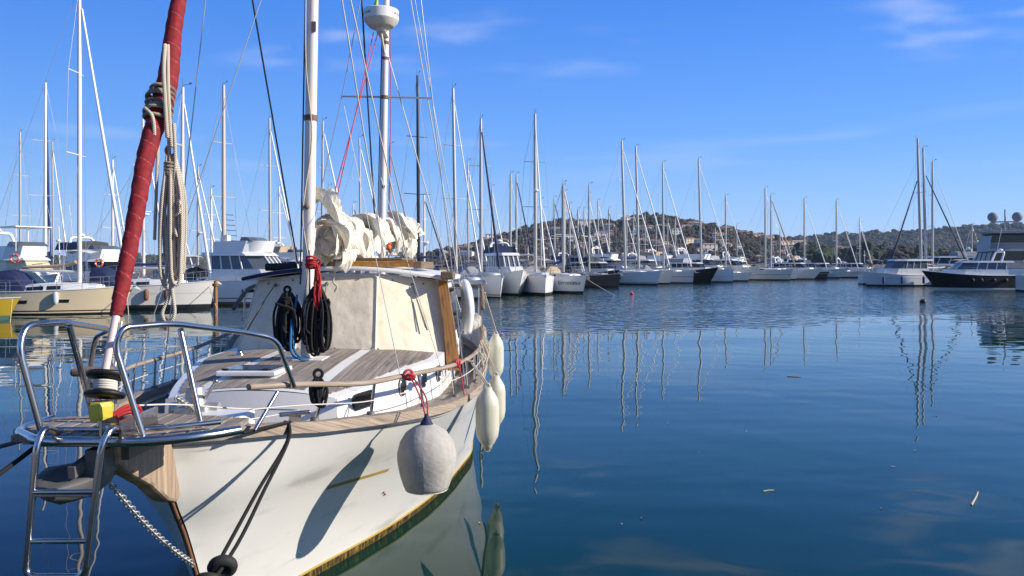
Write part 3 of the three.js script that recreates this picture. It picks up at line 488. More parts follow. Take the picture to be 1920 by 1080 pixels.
  put('side_window', [1, -1].map((s) => loft([[A(c0 + s * 1.275, 1.75, 10.1), A(c0 + s * 1.275, 1.75, 11.6), A(c0 + s * 1.17, 2.3, 11.6), A(c0 + s * 1.17, 2.3, 10.2)], [A(c0 + s * 1.285, 1.75, 10.1), A(c0 + s * 1.285, 1.75, 11.6), A(c0 + s * 1.18, 2.3, 11.6), A(c0 + s * 1.18, 2.3, 10.2)]]))[0], M.glass, K);
}
// raised after bulwark and pushpit
{
  const f = (u, v) => { const st = lerp(10.6, 15.08, u), b = sheerB(st); return [b, st, sheerH(st) + v * 0.38 * smooth(10.5, 11.6, st)]; };
  for (const s of [1, -1]) {
    put('after_bulwark', [grid((u, v) => { const [b, st, y] = f(u, v); return A(s * (b - 0.01), y, st); }, 40, 4, s > 0), grid((u, v) => { const [b, st, y] = f(u, v); return A(s * Math.max(0, b - 0.05), y, st); }, 40, 4, s < 0)], M.white, K);
    put('bulwark_capping', sweep(Array.from({ length: 40 }, (_, i) => { const [b, st, y] = f(i / 39, 1); return P(s * Math.max(0.01, b - 0.03), y + 0.02, st); }), 0.045, 8, false, 0.6), M.rail, K);
    put('pushpit_rail', sweep(curve([[11.2, 2.0], [11.8, 2.27], [12.6, 2.27], [13.5, 2.25], [14.3, 2.25], [14.9, 2.25]].map(([st, y]) => P(s * Math.max(0.05, sheerB(st) - 0.04), y, st)), 30), 0.03, 8), M.deadwood, K);
    for (const st of [11.6, 12.3, 13.1, 14.0]) put('stanchion', line(P(s * (sheerB(st) - 0.04), sheerH(st), st), P(s * (sheerB(st) - 0.04), 2.26, st), 0.014), M.steel, K);
  }
}
// low teak handrails on stanchions with wires beneath
for (const s of [1, -1]) {
  const ctrl = [[0.47, 1.835, 5.1], [0.68, 1.80, 5.45], [0.99, 1.70, 6.2], [1.24, 1.67, 6.9], [1.52, 1.63, 7.8], [1.66, 1.60, 8.8], [1.73, 1.60, 10], [1.73, 1.68, 11.2]].map(([p, y, st]) => P(s * p, y, st));
  put('handrail', sweep(curve(ctrl, 70), 0.026, 10, false, 0.8), M.rail, K);
  put('lifeline', sweep(curve(ctrl.map((p) => p.clone().add(V(0.02 * s, -0.14, 0))), 50), 0.005, 5), M.whiteRope, K);
  for (const st of [5.75, 6.35, 7.1, 7.9, 8.6, 9.2, 9.8, 10.4, 11]) {
    const b = sheerB(st) - 0.06, top = new THREE.CatmullRomCurve3(ctrl, false, 'centripetal').getPoints(120).reduce((m, q) => (Math.abs(q.z - (9 - st)) < Math.abs(m.z - (9 - st)) ? q : m), ctrl[0]);
    const q = put('stanchion', [line(P(s * b, sheerH(st) - 0.02, st), top, 0.0125, 8)], M.steel, K); put('base', [cyl(0.03, 0.035, 0.03, 12, s * b, sheerH(st) + 0.012, 9 - st)], M.anchor, q);
  }
}
// windlass, cleats and anchor chain on the foredeck
{
  const y = 1.46, w = put('windlass', [rbox(0.24, 0.16, 0.2, 0.03, -0.12, y + 0.08, 9 - 5.75), cyl(0.06, 0.075, 0.12, 16, -0.12, y + 0.22, 9 - 5.75), cyl(0.05, 0.05, 0.34, 14, -0.12, y + 0.12, 9 - 5.75, 0, 0, 1.57)], M.galv, K);
  put('handle', [line(P(-0.05, y + 0.2, 5.75), P(0.08, y + 0.34, 5.6), 0.012), ball(0.02, 0.08, y + 0.34, 9 - 5.6, 8)], M.steel, w);
  put('cleat', [rbox(0.22, 0.03, 0.035, 0.012, 0.62, 1.575, 9 - 5.62, 0, 0.5), box(0.08, 0.05, 0.03, 0.62, 1.55, 9 - 5.62, 0, 0.5)], M.steel, K);
  put('cleat', [rbox(0.22, 0.03, 0.035, 0.012, -0.62, 1.575, 9 - 5.62, 0, -0.5), box(0.08, 0.05, 0.03, -0.62, 1.55, 9 - 5.62, 0, -0.5)], M.steel, K);
  put('foredeck_locker', [rbox(0.36, 0.16, 0.3, 0.02, 0.12, 1.5, 9 - 5.62)], M.white, K);
  const C = new THREE.Group(); C.name = 'anchor_chain'; K.add(C); const pts = curve([P(0.1, 1.80, 4.9), P(0.08, 1.70, 5.15), P(0.0, 1.63, 5.4), P(-0.1, 1.66, 5.7)], 26), g = new THREE.TorusGeometry(0.016, 0.005, 6, 12).scale(1.5, 1, 1);
  for (let i = 0; i < 26; i++) { const m = put('link', g, M.galv, C); m.position.copy(pts[i]); m.quaternion.setFromUnitVectors(V(1, 0, 0), pts[i + 1].clone().sub(pts[i]).normalize()); m.rotateX(i % 2 ? 1.57 : 0); }
}
// masts and rig
const lean = 0.018;
const mainAt = (y) => P((y - 1.63) * lean * 0.9, y, 8.40 + (y - 1.63) * 0.004), mizAt = (y) => P(0.03 + (y - 2.4) * lean, y, 13.0);
{
  const main = put('main_mast', sweep([mainAt(1.63), mainAt(4), mainAt(8), mainAt(12.2)], (t) => 0.063 - 0.014 * t, 20), M.mastPaint, K);
  put('mast_band', [cyl(0.068, 0.068, 0.055, 20, ...mainAt(4.12).toArray())], M.bootBrown, main);
  put('mast_fitting', [ball(0.03, mainAt(3.2).x - 0.01, 3.2, mainAt(3.2).z + 0.06, 10), box(0.04, 0.1, 0.03, mainAt(5.05).x + 0.03, 5.05, mainAt(5).z + 0.06)], M.deadwood, main);
  put('spreader', [line(P(-0.86, 7.05, 8.42), P(1.0, 7.05, 8.42), 0.022, 8)], M.mastPaint, main);
  put('halyard', [sweep(curve([mainAt(6).add(V(-0.06, 0, 0.06)), mainAt(4.7).add(V(-0.045, 0, 0.07)), mainAt(3.9).add(V(0.03, 0, 0.07)), mainAt(3.1).add(V(-0.05, 0, 0.07)), mainAt(2.6).add(V(0.02, 0, 0.08)), mainAt(2.2).add(V(-0.02, 0, 0.09))], 30), 0.008, 7)], M.rope, main);
  put('halyard', [line(mainAt(9).add(V(-0.075, 0, 0.01)), mainAt(2.4).add(V(-0.075, 0, 0.02)), 0.008)], M.darkWire, main);
  const miz = put('mizzen_mast', sweep([mizAt(1.5), mizAt(5), mizAt(9.4)], (t) => 0.062 - 0.016 * t, 18), M.mastPaint, K);
  const s = mizAt(5.28); put('spreader', [line(V(s.x - 0.68, 5.30, s.z), V(s.x + 0.76, 5.27, s.z), 0.016, 8)], M.alu, miz);
  put('mast_fitting', [cyl(0.07, 0.07, 0.05, 16, s.x, s.y, s.z), cyl(0.065, 0.065, 0.04, 14, ...mizAt(5.9).toArray()), ball(0.03, mizAt(3.85).x + 0.02, 3.85, s.z + 0.05, 8), cyl(0.062, 0.062, 0.05, 14, ...mizAt(6.15).toArray())], M.deadwood, miz);
  const rx = mizAt(6.5).x - 0.02;
  put('radar_bracket', [box(0.14, 0.03, 0.42, rx, 6.24, s.z + 0.2), line(V(rx, 6.22, s.z + 0.36), V(rx, 5.98, s.z + 0.05), 0.022), cyl(0.10, 0.09, 0.05, 16, rx, 6.27, s.z + 0.34)], M.offwhite, miz);
  // radar dome with its maker's lettering round the band
  const cv = document.createElement('canvas'); cv.width = 1024; cv.height = 128; const cx = cv.getContext('2d');
  cx.fillStyle = '#e6e3dc'; cx.fillRect(0, 0, 1024, 128); cx.fillStyle = '#2c2c30'; cx.font = 'bold 62px sans-serif'; cx.textBaseline = 'middle'; cx.textAlign = 'center';
  for (const x of [256, 768]) cx.fillText('Raymarine', x, 58);
  const t = new THREE.CanvasTexture(cv); t.colorSpace = THREE.SRGBColorSpace; t.wrapS = THREE.RepeatWrapping;
  const dome = put('radar_dome', lathe([[0.001, -0.01], [0.17, -0.01], [0.20, 0.015], [0.25, 0.07], [0.272, 0.11]], 40).translate(rx, 6.30, s.z + 0.34), M.offwhite, miz);
  const band = put('lettered_band', new THREE.CylinderGeometry(0.272, 0.272, 0.14, 48, 1, true).rotateY(0.12).translate(rx, 6.48, s.z + 0.34), mat([1, 1, 1], 0.35, { map: t }), dome);
  put('lid', lathe([[0.272, 0], [0.266, 0.014], [0.22, 0.026], [0.001, 0.034]], 40).translate(rx, 6.55, s.z + 0.34), M.whiteGloss, dome);
  // standing and running rigging
  const L = (name, a, b, r, m) => put(name, line(a, b, r, 5), m, K);
  L('shroud', P(-0.86, 7.05, 8.42), P(-0.78, 2.62, 11), 0.011, M.darkWire);
  L('shroud', P(0.98, 7.05, 8.42), P(1.62, 1.32, 8.7), 0.006, M.wire); L('shroud', P(-0.86, 7.05, 8.42), P(-1.62, 1.32, 8.7), 0.006, M.wire);
  L('shroud', mainAt(7), P(-1.5, 1.34, 7.6), 0.005, M.wire); L('shroud', mainAt(11.5), P(0.98, 7.05, 8.42), 0.005, M.wire); L('shroud', mainAt(11.5), P(-0.86, 7.05, 8.42), 0.005, M.wire);
  L('backstay', mainAt(7), P(0.42, 2.62, 10.9), 0.009, M.whiteRope); L('backstay', mainAt(7), P(0.72, 2.6, 11), 0.009, M.whiteRope);
  L('mizzen_halyard', P(-0.30, 7.4, 12.9), P(-0.03, 2.9, 12.9), 0.014, M.navy); L('mizzen_halyard', mizAt(6.2).add(V(-0.06, 0, 0)), mizAt(2.8).add(V(-0.075, 0, 0)), 0.008, M.darkWire);
  L('mizzen_shroud', V(s.x + 0.76, 5.27, s.z), P(1.5, 1.5, 13.2), 0.007, M.wire); L('mizzen_shroud', V(s.x - 0.68, 5.3, s.z), P(-1.5, 1.5, 13.2), 0.007, M.wire);
  L('mizzen_shroud', mizAt(9.2), V(s.x + 0.76, 5.27, s.z), 0.007, M.wire); L('mizzen_shroud', mizAt(9.2), V(s.x - 0.68, 5.3, s.z), 0.007, M.wire);
  L('mizzen_shroud', mizAt(6.1), P(1.33, 1.62, 13.4), 0.010, M.whiteRope); L('mizzen_shroud', mizAt(8.9), P(1.40, 1.6, 13.0), 0.009, M.whiteRope); L('triatic_stay', mainAt(11.8), mizAt(9.3), 0.005, M.wire);
  for (const d of [0, 0.07]) L('topping_lift', mizAt(6.35).add(V(-0.14 - d, 0, -0.1)), P(-0.02 + d, 2.75, 9.0), 0.007, M.redLine);
  L('topping_lift', mizAt(9).add(V(0.05, 0, 0)), P(0.12, 2.8, 13.3), 0.006, M.redLine);
  L('flag_halyard', P(0.22, 4.4, 9.2), P(1.18, 1.66, 6.85), 0.004, M.whiteRope); L('flag_halyard', P(0.62, 3.6, 9.3), P(1.45, 1.50, 8.0), 0.004, M.whiteRope);
  // booms with the sails heaped on them
  put('main_boom', line(P(0, 2.72, 8.5), P(0.03, 2.70, 12.5), 0.045, 12), M.mastPaint, K); put('mizzen_boom', line(P(0.05, 2.78, 13.05), P(0.05, 2.82, 16.3), 0.035, 12), M.mastPaint, K);
}
function heap(path, rv, rh, seed, nu = 150, nv = 56) {        // crumpled sailcloth heaped along a boom
  const pts = curve(path, nu);
  return grid((u, v) => {
    const c = pts[Math.round(u * nu)], th = v * Math.PI * 2, ca = Math.cos(th), sa = Math.sin(th), x = u * path[0].distanceTo(path[path.length - 1]);
    const w1 = N3(x * 1.3 + seed, ca, sa) * 0.9, puff = Math.abs(N3(x * 2.6 + seed + w1, ca * 1.25 + w1, sa * 1.25)), crease = Math.abs(N3(x * 6.2 + seed * 2 + w1 * 2, ca * 1.9 + w1, sa * 1.9 - w1)), big = fbm(x * 1.4 + seed, ca * 0.9, sa * 0.9 + seed, 2);
    const end = Math.sqrt(clamp(Math.min(u, 1 - u) * 10)), k = end * (0.66 + 0.55 * big + 0.85 * puff + 0.38 * crease);
    return [c.x + ca * rh(u) * k, c.y + sa * rv(u) * k, c.z + 0.10 * w1, u * 4, v * 2];
  }, nu, nv);
}
function ruffle(at, len, r0, seed, open = 240, lift = 1) {       // a bunch of thin cloth gathered over the boom, folds running round it, lips flaring
  const R = rng(seed), f1 = 5 + 4 * R(), ph = R() * 6, tw = (R() - 0.5) * 1.2, rot = (R() - 0.5) * 1.1, skew = (R() - 0.5) * 0.5;
  return grid((u, v) => {
    const x = u * 2 - 1, th = (v - 0.5) * open * Math.PI / 180 + rot + tw * x * 0.4, w = f1 * x + ph + 1.1 * Math.sin(th * 1.6 + ph), ridge = 1 - Math.abs(Math.sin(w)) ** 0.8;
    const edge = Math.abs(v - 0.5) * 2, hem = 0.16 * Math.sin(x * 9 + seed) * edge ** 3 + 0.10 * N3(x * 5, seed, v * 3) * edge;
    const r = r0 * (0.72 + 0.34 * x * x + 0.30 * ridge + 0.30 * N3(x * 1.7 + seed, Math.cos(th), Math.sin(th)) + hem + 0.25 * edge ** 2);
    return [at.x + Math.sin(th) * r * 0.8, at.y + Math.cos(th) * r * lift, at.z + (x + skew * Math.cos(th) + 0.18 * N3(x * 3, th, seed)) * len / 2, u * 2, v * 2];
  }, 44, 36);
}
function bunched(path, n, r, seed, len) { const c = new THREE.CatmullRomCurve3(path), R = rng(seed), out = [heap(path, () => r * 0.62, () => r * 0.5, seed, 90, 30)]; for (let i = 0; i < n; i++) { const q = c.getPoint((i + 0.2 + 0.6 * R()) / n); q.x += (R() - 0.5) * 0.08; q.y += (R() - 0.4) * 0.10; out.push(ruffle(q, len * (0.7 + 0.7 * R()), r * (0.75 + 0.5 * R()), seed + i * 13, 190 + 110 * R(), 0.9 + 0.4 * R())); } return out; }
put('mainsail', [
  ...bunched([P(0.16, 2.88, 8.62), P(0.16, 2.86, 9.2), P(0.10, 2.86, 10.4), P(0.06, 2.94, 11.6), P(0.05, 2.96, 12.4)], 15, 0.17, 5, 0.62),
  heap([P(0.14, 2.88, 8.55), P(0.16, 2.90, 8.8), P(0.16, 2.88, 9.15)], () => 0.17, () => 0.14, 61, 50, 36), ruffle(P(0.10, 3.02, 8.62), 0.34, 0.24, 301, 120, 1.25), ruffle(P(0.17, 2.76, 8.95), 0.45, 0.17, 317, 300, 0.9), ruffle(P(0.12, 3.0, 11.3), 0.7, 0.20, 331, 150, 1.3)], M.sail, K);
put('mizzen_sail', [...bunched([P(0.06, 2.98, 13.2), P(0.10, 3.02, 14.2), P(0.10, 3.02, 15.3), P(0.06, 2.98, 16.2)], 9, 0.19, 41, 0.7), ruffle(P(0.2, 3.08, 14.0), 0.8, 0.26, 371, 130, 1.2), ruffle(P(0.22, 3.0, 15.2), 0.7, 0.24, 385, 120, 1.3)], M.sail, K);
put('sail_tie', [torus(0.13, 0.012, 0.05, 3.0, 9 - 12.3, 0, 0.1), torus(0.10, 0.012, 0.03, 3.1, 9 - 12.8)], M.redLine, K);
put('sheet_block', [ball(0.06, 0.16, 2.96, 9 - 12.85, 10), ball(0.05, 0.17, 2.88, 9 - 12.84, 10)], M.orange, K);
put('rope_tail', [sweep(curve([P(0.16, 2.66, 9.1), P(0.13, 2.55, 9.15), P(0.10, 2.40, 9.2), P(0.14, 2.36, 9.2), P(0.11, 2.30, 9.22)], 20), 0.011, 7)], M.rope, K);
console.log('ketch');

// ------------------------------------------------------------------ loose gear on the ketch (each a thing of its own)
const W = (p, y, st) => V(p - 2.12, y, -st);                 // the same stations in world axes
function fender(label, p, ytop, st, r, h, ropeTo, tilt = 0) {
  const g = thing('fender', label, 'fender', [p - 2.12, ytop - h, -st], 0, 'long fenders along the ketch'); g.rotation.z = tilt;
  put('body', lathe([[0.02, 0], [0.045, 0.0], [0.05, 0.03], [r * 0.6, 0.055], [r * 0.9, 0.12], [r, 0.20], [r, h - 0.2], [r * 0.9, h - 0.12], [r * 0.6, h - 0.055], [0.05, h - 0.03], [0.045, h], [0.02, h]], 28), M.fender, g);
  put('eye', torus(0.022, 0.010, 0, h + 0.012, 0), M.fender, g); put('eye', torus(0.02, 0.009, 0, -0.012, 0), M.fender, g);
  const e = ropeTo.clone().sub(g.position).applyAxisAngle(V(0, 0, 1), -tilt);
  put('lanyard', [line(V(-0.01, h + 0.02, 0), e, 0.008), line(V(0.012, h + 0.02, 0), e.clone().add(V(0.03, -0.02, 0.02)), 0.008), torus(0.035, 0.009, e.x, e.y, e.z, 1.57)], M.rope, g);
}
fender('pale fender on the ketch hanging lowest and nearest the bow', 1.875, 1.385, 8.1, 0.118, 0.61, W(1.69, 1.62, 8.3));
fender('pale fender on the ketch hanging between the other two long ones', 1.925, 1.27, 9.8, 0.116, 0.62, W(1.75, 1.62, 10));
fender('pale fender on the ketch hanging highest and nearest the stern', 1.885, 1.60, 11.8, 0.115, 0.66, W(1.70, 2.2, 11.8));
{
  const g = thing('ball_fender', 'big pear-shaped fender in grey cloth cover on the ketch bow', 'fender', [1.445 - 2.12, 0.83, -6.42]);
  const body = lathe([[0.001, 0.015], [0.10, 0.0], [0.165, 0.0], [0.178, 0.03], [0.21, 0.12], [0.23, 0.22], [0.232, 0.29], [0.21, 0.38], [0.165, 0.45], [0.10, 0.495], [0.05, 0.515]], 40), q = body.attributes.position;
  for (let i = 0; i < q.count; i++) { const k = 1 + 0.03 * N3(q.getX(i) * 7, q.getY(i) * 7, q.getZ(i) * 7); q.setXYZ(i, q.getX(i) * k, q.getY(i), q.getZ(i) * k); } body.computeVertexNormals();
  put('cover', body, M.fenderCloth, g);
  put('neck', lathe([[0.06, 0.50], [0.045, 0.53], [0.02, 0.57], [0.016, 0.595], [0.001, 0.595]], 20), M.navy, g);
  put('seam', [torus(0.166, 0.004, 0, 0.004, 0, 1.57)], M.whiteRope, g);
  put('lanyard', [sweep(curve([V(-0.01, 0.59, 0), V(-0.05, 0.68, -0.1), V(-0.12, 0.80, -0.2), V(-0.19, 0.865, -0.34)], 16), 0.007), sweep(curve([V(0.01, 0.59, 0), V(-0.02, 0.70, -0.15), V(-0.17, 0.87, -0.33)], 16), 0.007), torus(0.04, 0.012, -0.19, 0.86, -0.34, 0.3, 0.6), torus(0.036, 0.012, -0.17, 0.84, -0.33, 0.8, 0.2)], M.redLine, g);
}
function coil(name, label, at, w, len, n, r, m, seed, yaw = 0, group) {  // hank of line: many long hanging loops with wraps at the neck
  const R = rng(seed), list = [], o = put(name, (() => {
    for (let i = 0; i < n; i++) {
      const a = (R() - 0.5) * 2 * w * 0.5, l = len * (0.78 + 0.24 * R()), ww = w * (0.22 + 0.36 * R()), zz = (R() - 0.5) * w * 0.9, k = (R() - 0.5) * 0.03;
      list.push(sweep(curve([V(a * 0.25 - 0.01, 0, zz * 0.3), V(a - ww * 0.45 + k, -l * 0.35, zz), V(a - ww * 0.55, -l * 0.75, zz), V(a - ww * 0.2, -l * 0.97, zz), V(a + ww * 0.2, -l * 0.98, zz * 0.8), V(a + ww * 0.55, -l * 0.75, zz * 0.8), V(a + ww * 0.42 - k, -l * 0.35, zz * 0.7), V(a * 0.25 + 0.01, 0, zz * 0.2)], 26), r, 6));
    }
    for (let i = 0; i < 5; i++) list.push(torus(w * 0.2 + r, r, 0, -0.05 - i * r * 1.9, 0, 1.57 + (R() - 0.5) * 0.3, 0, 0, 16, 6));
    for (let i = 0; i < n * 0.5; i++) { const y0 = -len * (0.15 + 0.5 * R()), q = () => (R() - 0.5) * w; list.push(sweep(curve([V(q(), y0, q() * 0.9), V(q() * 1.2, y0 - len * 0.12, q()), V(q() * 1.3, y0 - len * 0.25 * R(), q()), V(q(), y0 - len * 0.35, q())], 12), r, 6)); }
    list.push(torus(0.03, r, 0, 0.03, 0));
    return list;
  })(), m);
  o.position.copy(at); o.rotation.y = yaw; return tag(o, label, 'rope', group);
}
{ // pale line lashed round the headsail and its hank
  const l = put('sail_lashing', (() => { const a = []; const c = W(0.0, 3.55, 4.86);
    for (let i = 0; i < 7; i++) a.push(torus(0.068 + 0.004 * (i % 3), 0.0105, c.x + 0.018 - 0.004 * (i % 4), c.y - 0.030 * i + 0.1, c.z - 0.04 + 0.0125 * i, 1.176 + 0.14 * Math.sin(i * 2.3), 0.16 * Math.sin(i * 1.7), 0, 26, 7));
    a.push(sweep(curve([c.clone().add(V(0.06, 0.36, 0.03)), c.clone().add(V(0.075, 0.2, 0.085)), c.clone().add(V(0.085, 0.02, 0.09)), c.clone().add(V(0.09, -0.2, 0.07))], 16), 0.012), sweep(curve([c.clone().add(V(0.072, 0.36, 0.02)), c.clone().add(V(0.095, 0.1, 0.07)), c.clone().add(V(0.105, -0.25, 0.05))], 12), 0.011), sweep(curve([c.clone().add(V(-0.03, -0.03, 0.1)), c.clone().add(V(0.02, -0.08, 0.115)), c.clone().add(V(0.03, -0.22, 0.10))], 12), 0.011)); return a; })(), M.rope);
  tag(l, 'pale rope wrapped tightly round the furled red headsail', 'rope');
  coil('rope_coil', 'pale rope hank hanging beside the furled red headsail', W(0.065, 3.26, 4.9), 0.12, 0.84, 13, 0.0095, M.rope, 4);
  const b = put('rope_loop', [sweep(curve([W(0.055, 3.45, 4.88), W(0.07, 3.0, 4.9), W(0.085, 2.6, 4.88), W(0.065, 2.40, 4.86), W(0.035, 2.31, 4.85), W(0.055, 2.262, 4.85), W(0.085, 2.265, 4.85), W(0.107, 2.31, 4.85), W(0.09, 2.45, 4.86), W(0.075, 2.75, 4.87), W(0.10, 3.2, 4.88), W(0.09, 3.45, 4.88)], 70), 0.011, 8), sweep([W(0.005, 3.45, 4.87), W(-0.02, 2.75, 4.87)], 0.010)], M.rope);
  tag(b, 'single long pale rope loop hanging lowest under the rope hank', 'rope');
  coil('rope_coil', 'thick black rope hank on the starboard side of the main mast', W(-0.165, 2.32, 8.27), 0.20, 0.58, 18, 0.014, M.blackRope, 9);
  coil('rope_coil', 'black rope hank on the port side of the main mast', W(0.14, 2.38, 8.27), 0.21, 0.70, 22, 0.012, M.blackRope, 14);
  coil('rope_coil', 'red line hank beside the main mast', W(0.155, 2.60, 8.22), 0.055, 0.50, 8, 0.009, M.redRope, 19, 0.2);
  const t = put('rope_turns', [0, 1, 2, 3, 4].map((i) => torus(0.05 + 0.008 * (i % 2), 0.011, 0.09 - 2.12, 2.58 + i * 0.022, -8.24, 1.3 + 0.2 * Math.sin(i * 3), 0.3 * Math.cos(i * 2))), M.redRope); tag(t, 'red line turns cleated on the main mast above the red hank', 'rope');
  const bl = put('rope_tangle', [sweep(curve([W(-0.06, 2.3, 8.25), W(-0.09, 1.95, 8.2), W(-0.07, 1.75, 8.18), W(0.0, 1.67, 8.15), W(0.09, 1.66, 8.1), W(0.02, 1.67, 8.05), W(-0.08, 1.72, 8.12), W(-0.11, 2.05, 8.22)], 40), 0.012)], M.blueRope); put('standing_part', sweep(curve([W(0.05, 2.75, 8.30), W(0.055, 2.4, 8.30), W(0.05, 2.1, 8.3)], 8), 0.009), M.blueRope, bl); tag(bl, 'blue line falling to the foot of the main mast', 'rope');
  coil('rope_coil', 'small black rope hank hung on the port handrail above the cabin front', W(0.75, 1.80, 5.75), 0.09, 0.20, 9, 0.011, M.blackRope, 25);
  const st = put('rope_lashing', [0, 1, 2].map((i) => torus(0.036, 0.012, 1.575 - 2.12 + 0.012 * i, 1.63, -8.0 - 0.02 * i, 0.2, 1.3 + 0.2 * i)).concat([sweep(curve([W(1.60, 1.62, 8.0), W(1.63, 1.45, 8.0), W(1.66, 1.25, 8.02)], 10), 0.006)]), M.redLine); tag(st, 'red line knotted on the handrail beside the varnished post', 'rope');
  const sr = put('rope_lashing', [0, 1, 2].map((i) => torus(0.036, 0.012, -0.93 - 2.12 + 0.012 * i, 1.71, -6.0, 0.2, 1.3 + 0.2 * i)).concat([line(W(-0.94, 1.7, 6.0), W(-0.98, 1.45, 6.05), 0.006), line(W(-0.88, 1.7, 6.0), W(-0.86, 1.45, 6.05), 0.006)]), M.redLine); tag(sr, 'red line knotted on the starboard handrail behind the furler drum', 'rope');
  const wl = put('foredeck_line', [sweep(curve([W(0.08, 1.84, 4.4), W(0.10, 1.76, 4.9), W(0.26, 1.63, 5.5), W(0.55, 1.53, 6.0)], 24), 0.005), sweep(curve([W(0.10, 1.60, 5.2), W(0.3, 1.56, 5.45), W(0.5, 1.54, 5.8)], 12), 0.005)], M.whiteRope); tag(wl, 'thin white line led across the ketch foredeck', 'rope');
  // tangle of lanyards round the after rail
  const R = rng(61), tg = []; for (let i = 0; i < 10; i++) { const st = 9.0 + R() * 2.2, b = sheerB(st) + 0.02; tg.push(sweep(curve([W(b - 0.03, 1.64 + 0.1 * R(), st), W(b + 0.06 * R(), 1.5, st + 0.2 * (R() - 0.5)), W(b + 0.05 * (R() - 0.5), 1.38, st + 0.3 * (R() - 0.5)), W(b, 1.27 + 0.1 * R(), st + 0.3 * (R() - 0.5))], 14), 0.008, 6)); }
  tag(put('rope_tangle', tg, M.rope), 'pale lanyards tangled along the after port rail of the ketch', 'rope');
  // mooring lines and the rubber snubber
  const m1 = put('mooring_line', [sweep(curve([W(0.63, 1.555, 5.42), W(0.655, 1.48, 5.36), W(0.58, 1.2, 5.05), W(0.50, 0.93, 4.68), W(0.36, 0.72, 3.8), W(0.10, 0.9, 2.2), W(0.0, 1.05, 1.2)], 40), 0.0115), sweep(curve([W(0.60, 1.555, 5.44), W(0.645, 1.48, 5.38), W(0.55, 1.2, 5.0), W(0.46, 0.93, 4.64)], 30), 0.0115), line(W(0.45, 1.56, 5.05), W(0.645, 1.555, 5.42), 0.011)], M.blackRope); tag(m1, 'doubled dark mooring line from the ketch rail down to the quay', 'mooring line');
  const sn = put('mooring_snubber', [torus(0.05, 0.034, 0.475 - 2.12, 0.885, -4.62, 0.5, 0.3, 0, 24, 12), torus(0.04, 0.03, 0.43 - 2.12, 0.85, -4.52, 0.9, 0.1, 0, 24, 12)], M.rubber); tag(sn, 'black rubber snubber rings on the doubled mooring line', 'snubber');
  const m2 = put('mooring_line', sweep(sag(W(-0.32, 1.70, 4.3), W(-1.6, 0.98, 1.3), 0.25, 20), 0.0125), M.blackRope); tag(m2, 'black mooring line dropping from the platform beside the boarding ladder', 'mooring line');
  const m3 = put('mooring_line', sweep(sag(W(-0.45, 1.66, 4.6), W(-4.2, 1.3, 1.2), 0.12, 20), 0.012), M.greyRope); tag(m3, 'brownish mooring line leading flat from the ketch bow to the quay', 'mooring line');
  const hb = thing('lifebuoy', 'white horseshoe lifebuoy standing beside the wheelhouse aft of the varnished post', 'lifebuoy', [1.50 - 2.12, 2.0, -11.0]);
  put('body', sweep(curve([V(0.02, -0.3, 0.12), V(0.06, 0.0, 0.2), V(0.02, 0.27, 0.12), V(-0.02, 0.33, -0.04), V(-0.02, 0.2, -0.22), V(0, -0.2, -0.24)], 30), 0.085, 12, false, 0.75), M.whiteGloss, hb); put('bracket', box(0.03, 0.03, 0.4, -0.05, -0.3, 0), M.steel, hb);
  const rt = put('rolled_tarpaulin', sweep(curve([W(1.52, 1.74, 11.4), W(1.60, 1.76, 12), W(1.5, 1.77, 12.9), W(1.25, 1.78, 13.7)], 30), (t, a) => 0.085 * (1 + 0.12 * N3(t * 20, Math.cos(a) * 2, Math.sin(a) * 2)), 16), M.fenderCloth); tag(rt, 'rolled grey tarpaulin lying along the after bulwark of the ketch', 'tarpaulin');
  const fg = put('pennant', grid((u, v) => { const q = mizAt(6.50); return [q.x - 2.12 - 0.10 - 0.22 * u, q.y + 0.12 + 0.22 * v * (1 - 0.6 * u) - 0.12 * u, q.z - 9 + 0.1 + 0.05 * Math.sin(u * 7 + v)]; }, 16, 8), mat([0.45, 0.60, 0.10], 0.8)); tag(fg, 'small yellow-green pennant above the radar dome', 'flag');
}
console.log('gear');
// ------------------------------------------------------------------ other boats: x is the bow, the group stands at the waterline under the mast (or amidships)
function boatHull(o) {                                       // half-breadth and sheer along the hull
  const { L, beam, free, aft = 0.58, transom = 0.78, rake = 0.018, flare = 0.16, rise = 0.16, depth = 0.5 } = o;
  const plan = (s) => (s < 0.45 ? lerp(transom, 1, smooth(0, 0.45, s)) : Math.max(0.012, 1 - ((s - 0.45) / 0.55) ** 2.3));
  const sheer = (s) => free * (1 - 0.06 * Math.sin(s * 3.1) + rise * s * s);
  const at = (s, y) => { const top = sheer(s), q = clamp(y / top), b = plan(s) * beam / 2, fl = s > 0.4 ? flare * smooth(0.4, 1, s) : 0; return [-aft * L + s * L * (1 - rake * (1 - q)), b * (y < 0 ? Math.sqrt(clamp(1 + y / depth)) * (1 - fl) : lerp(1 - fl, 1, q ** 1.2))]; };
  const skin = (y0, y1, side, out = 0) => grid((u, v) => { const y = lerp(y0(u), y1(u), v), [x, b] = at(u, y); return [x, y, side * (b + out)]; }, 26, 6, side < 0);
  return { plan, sheer, at, skin, L, beam, aft };
}
function band(h, y0, y1, out, skip = 0) { return [h.skin((s) => y0, (s) => y1, 1, out), h.skin((s) => y0, (s) => y1, -1, out)]; }
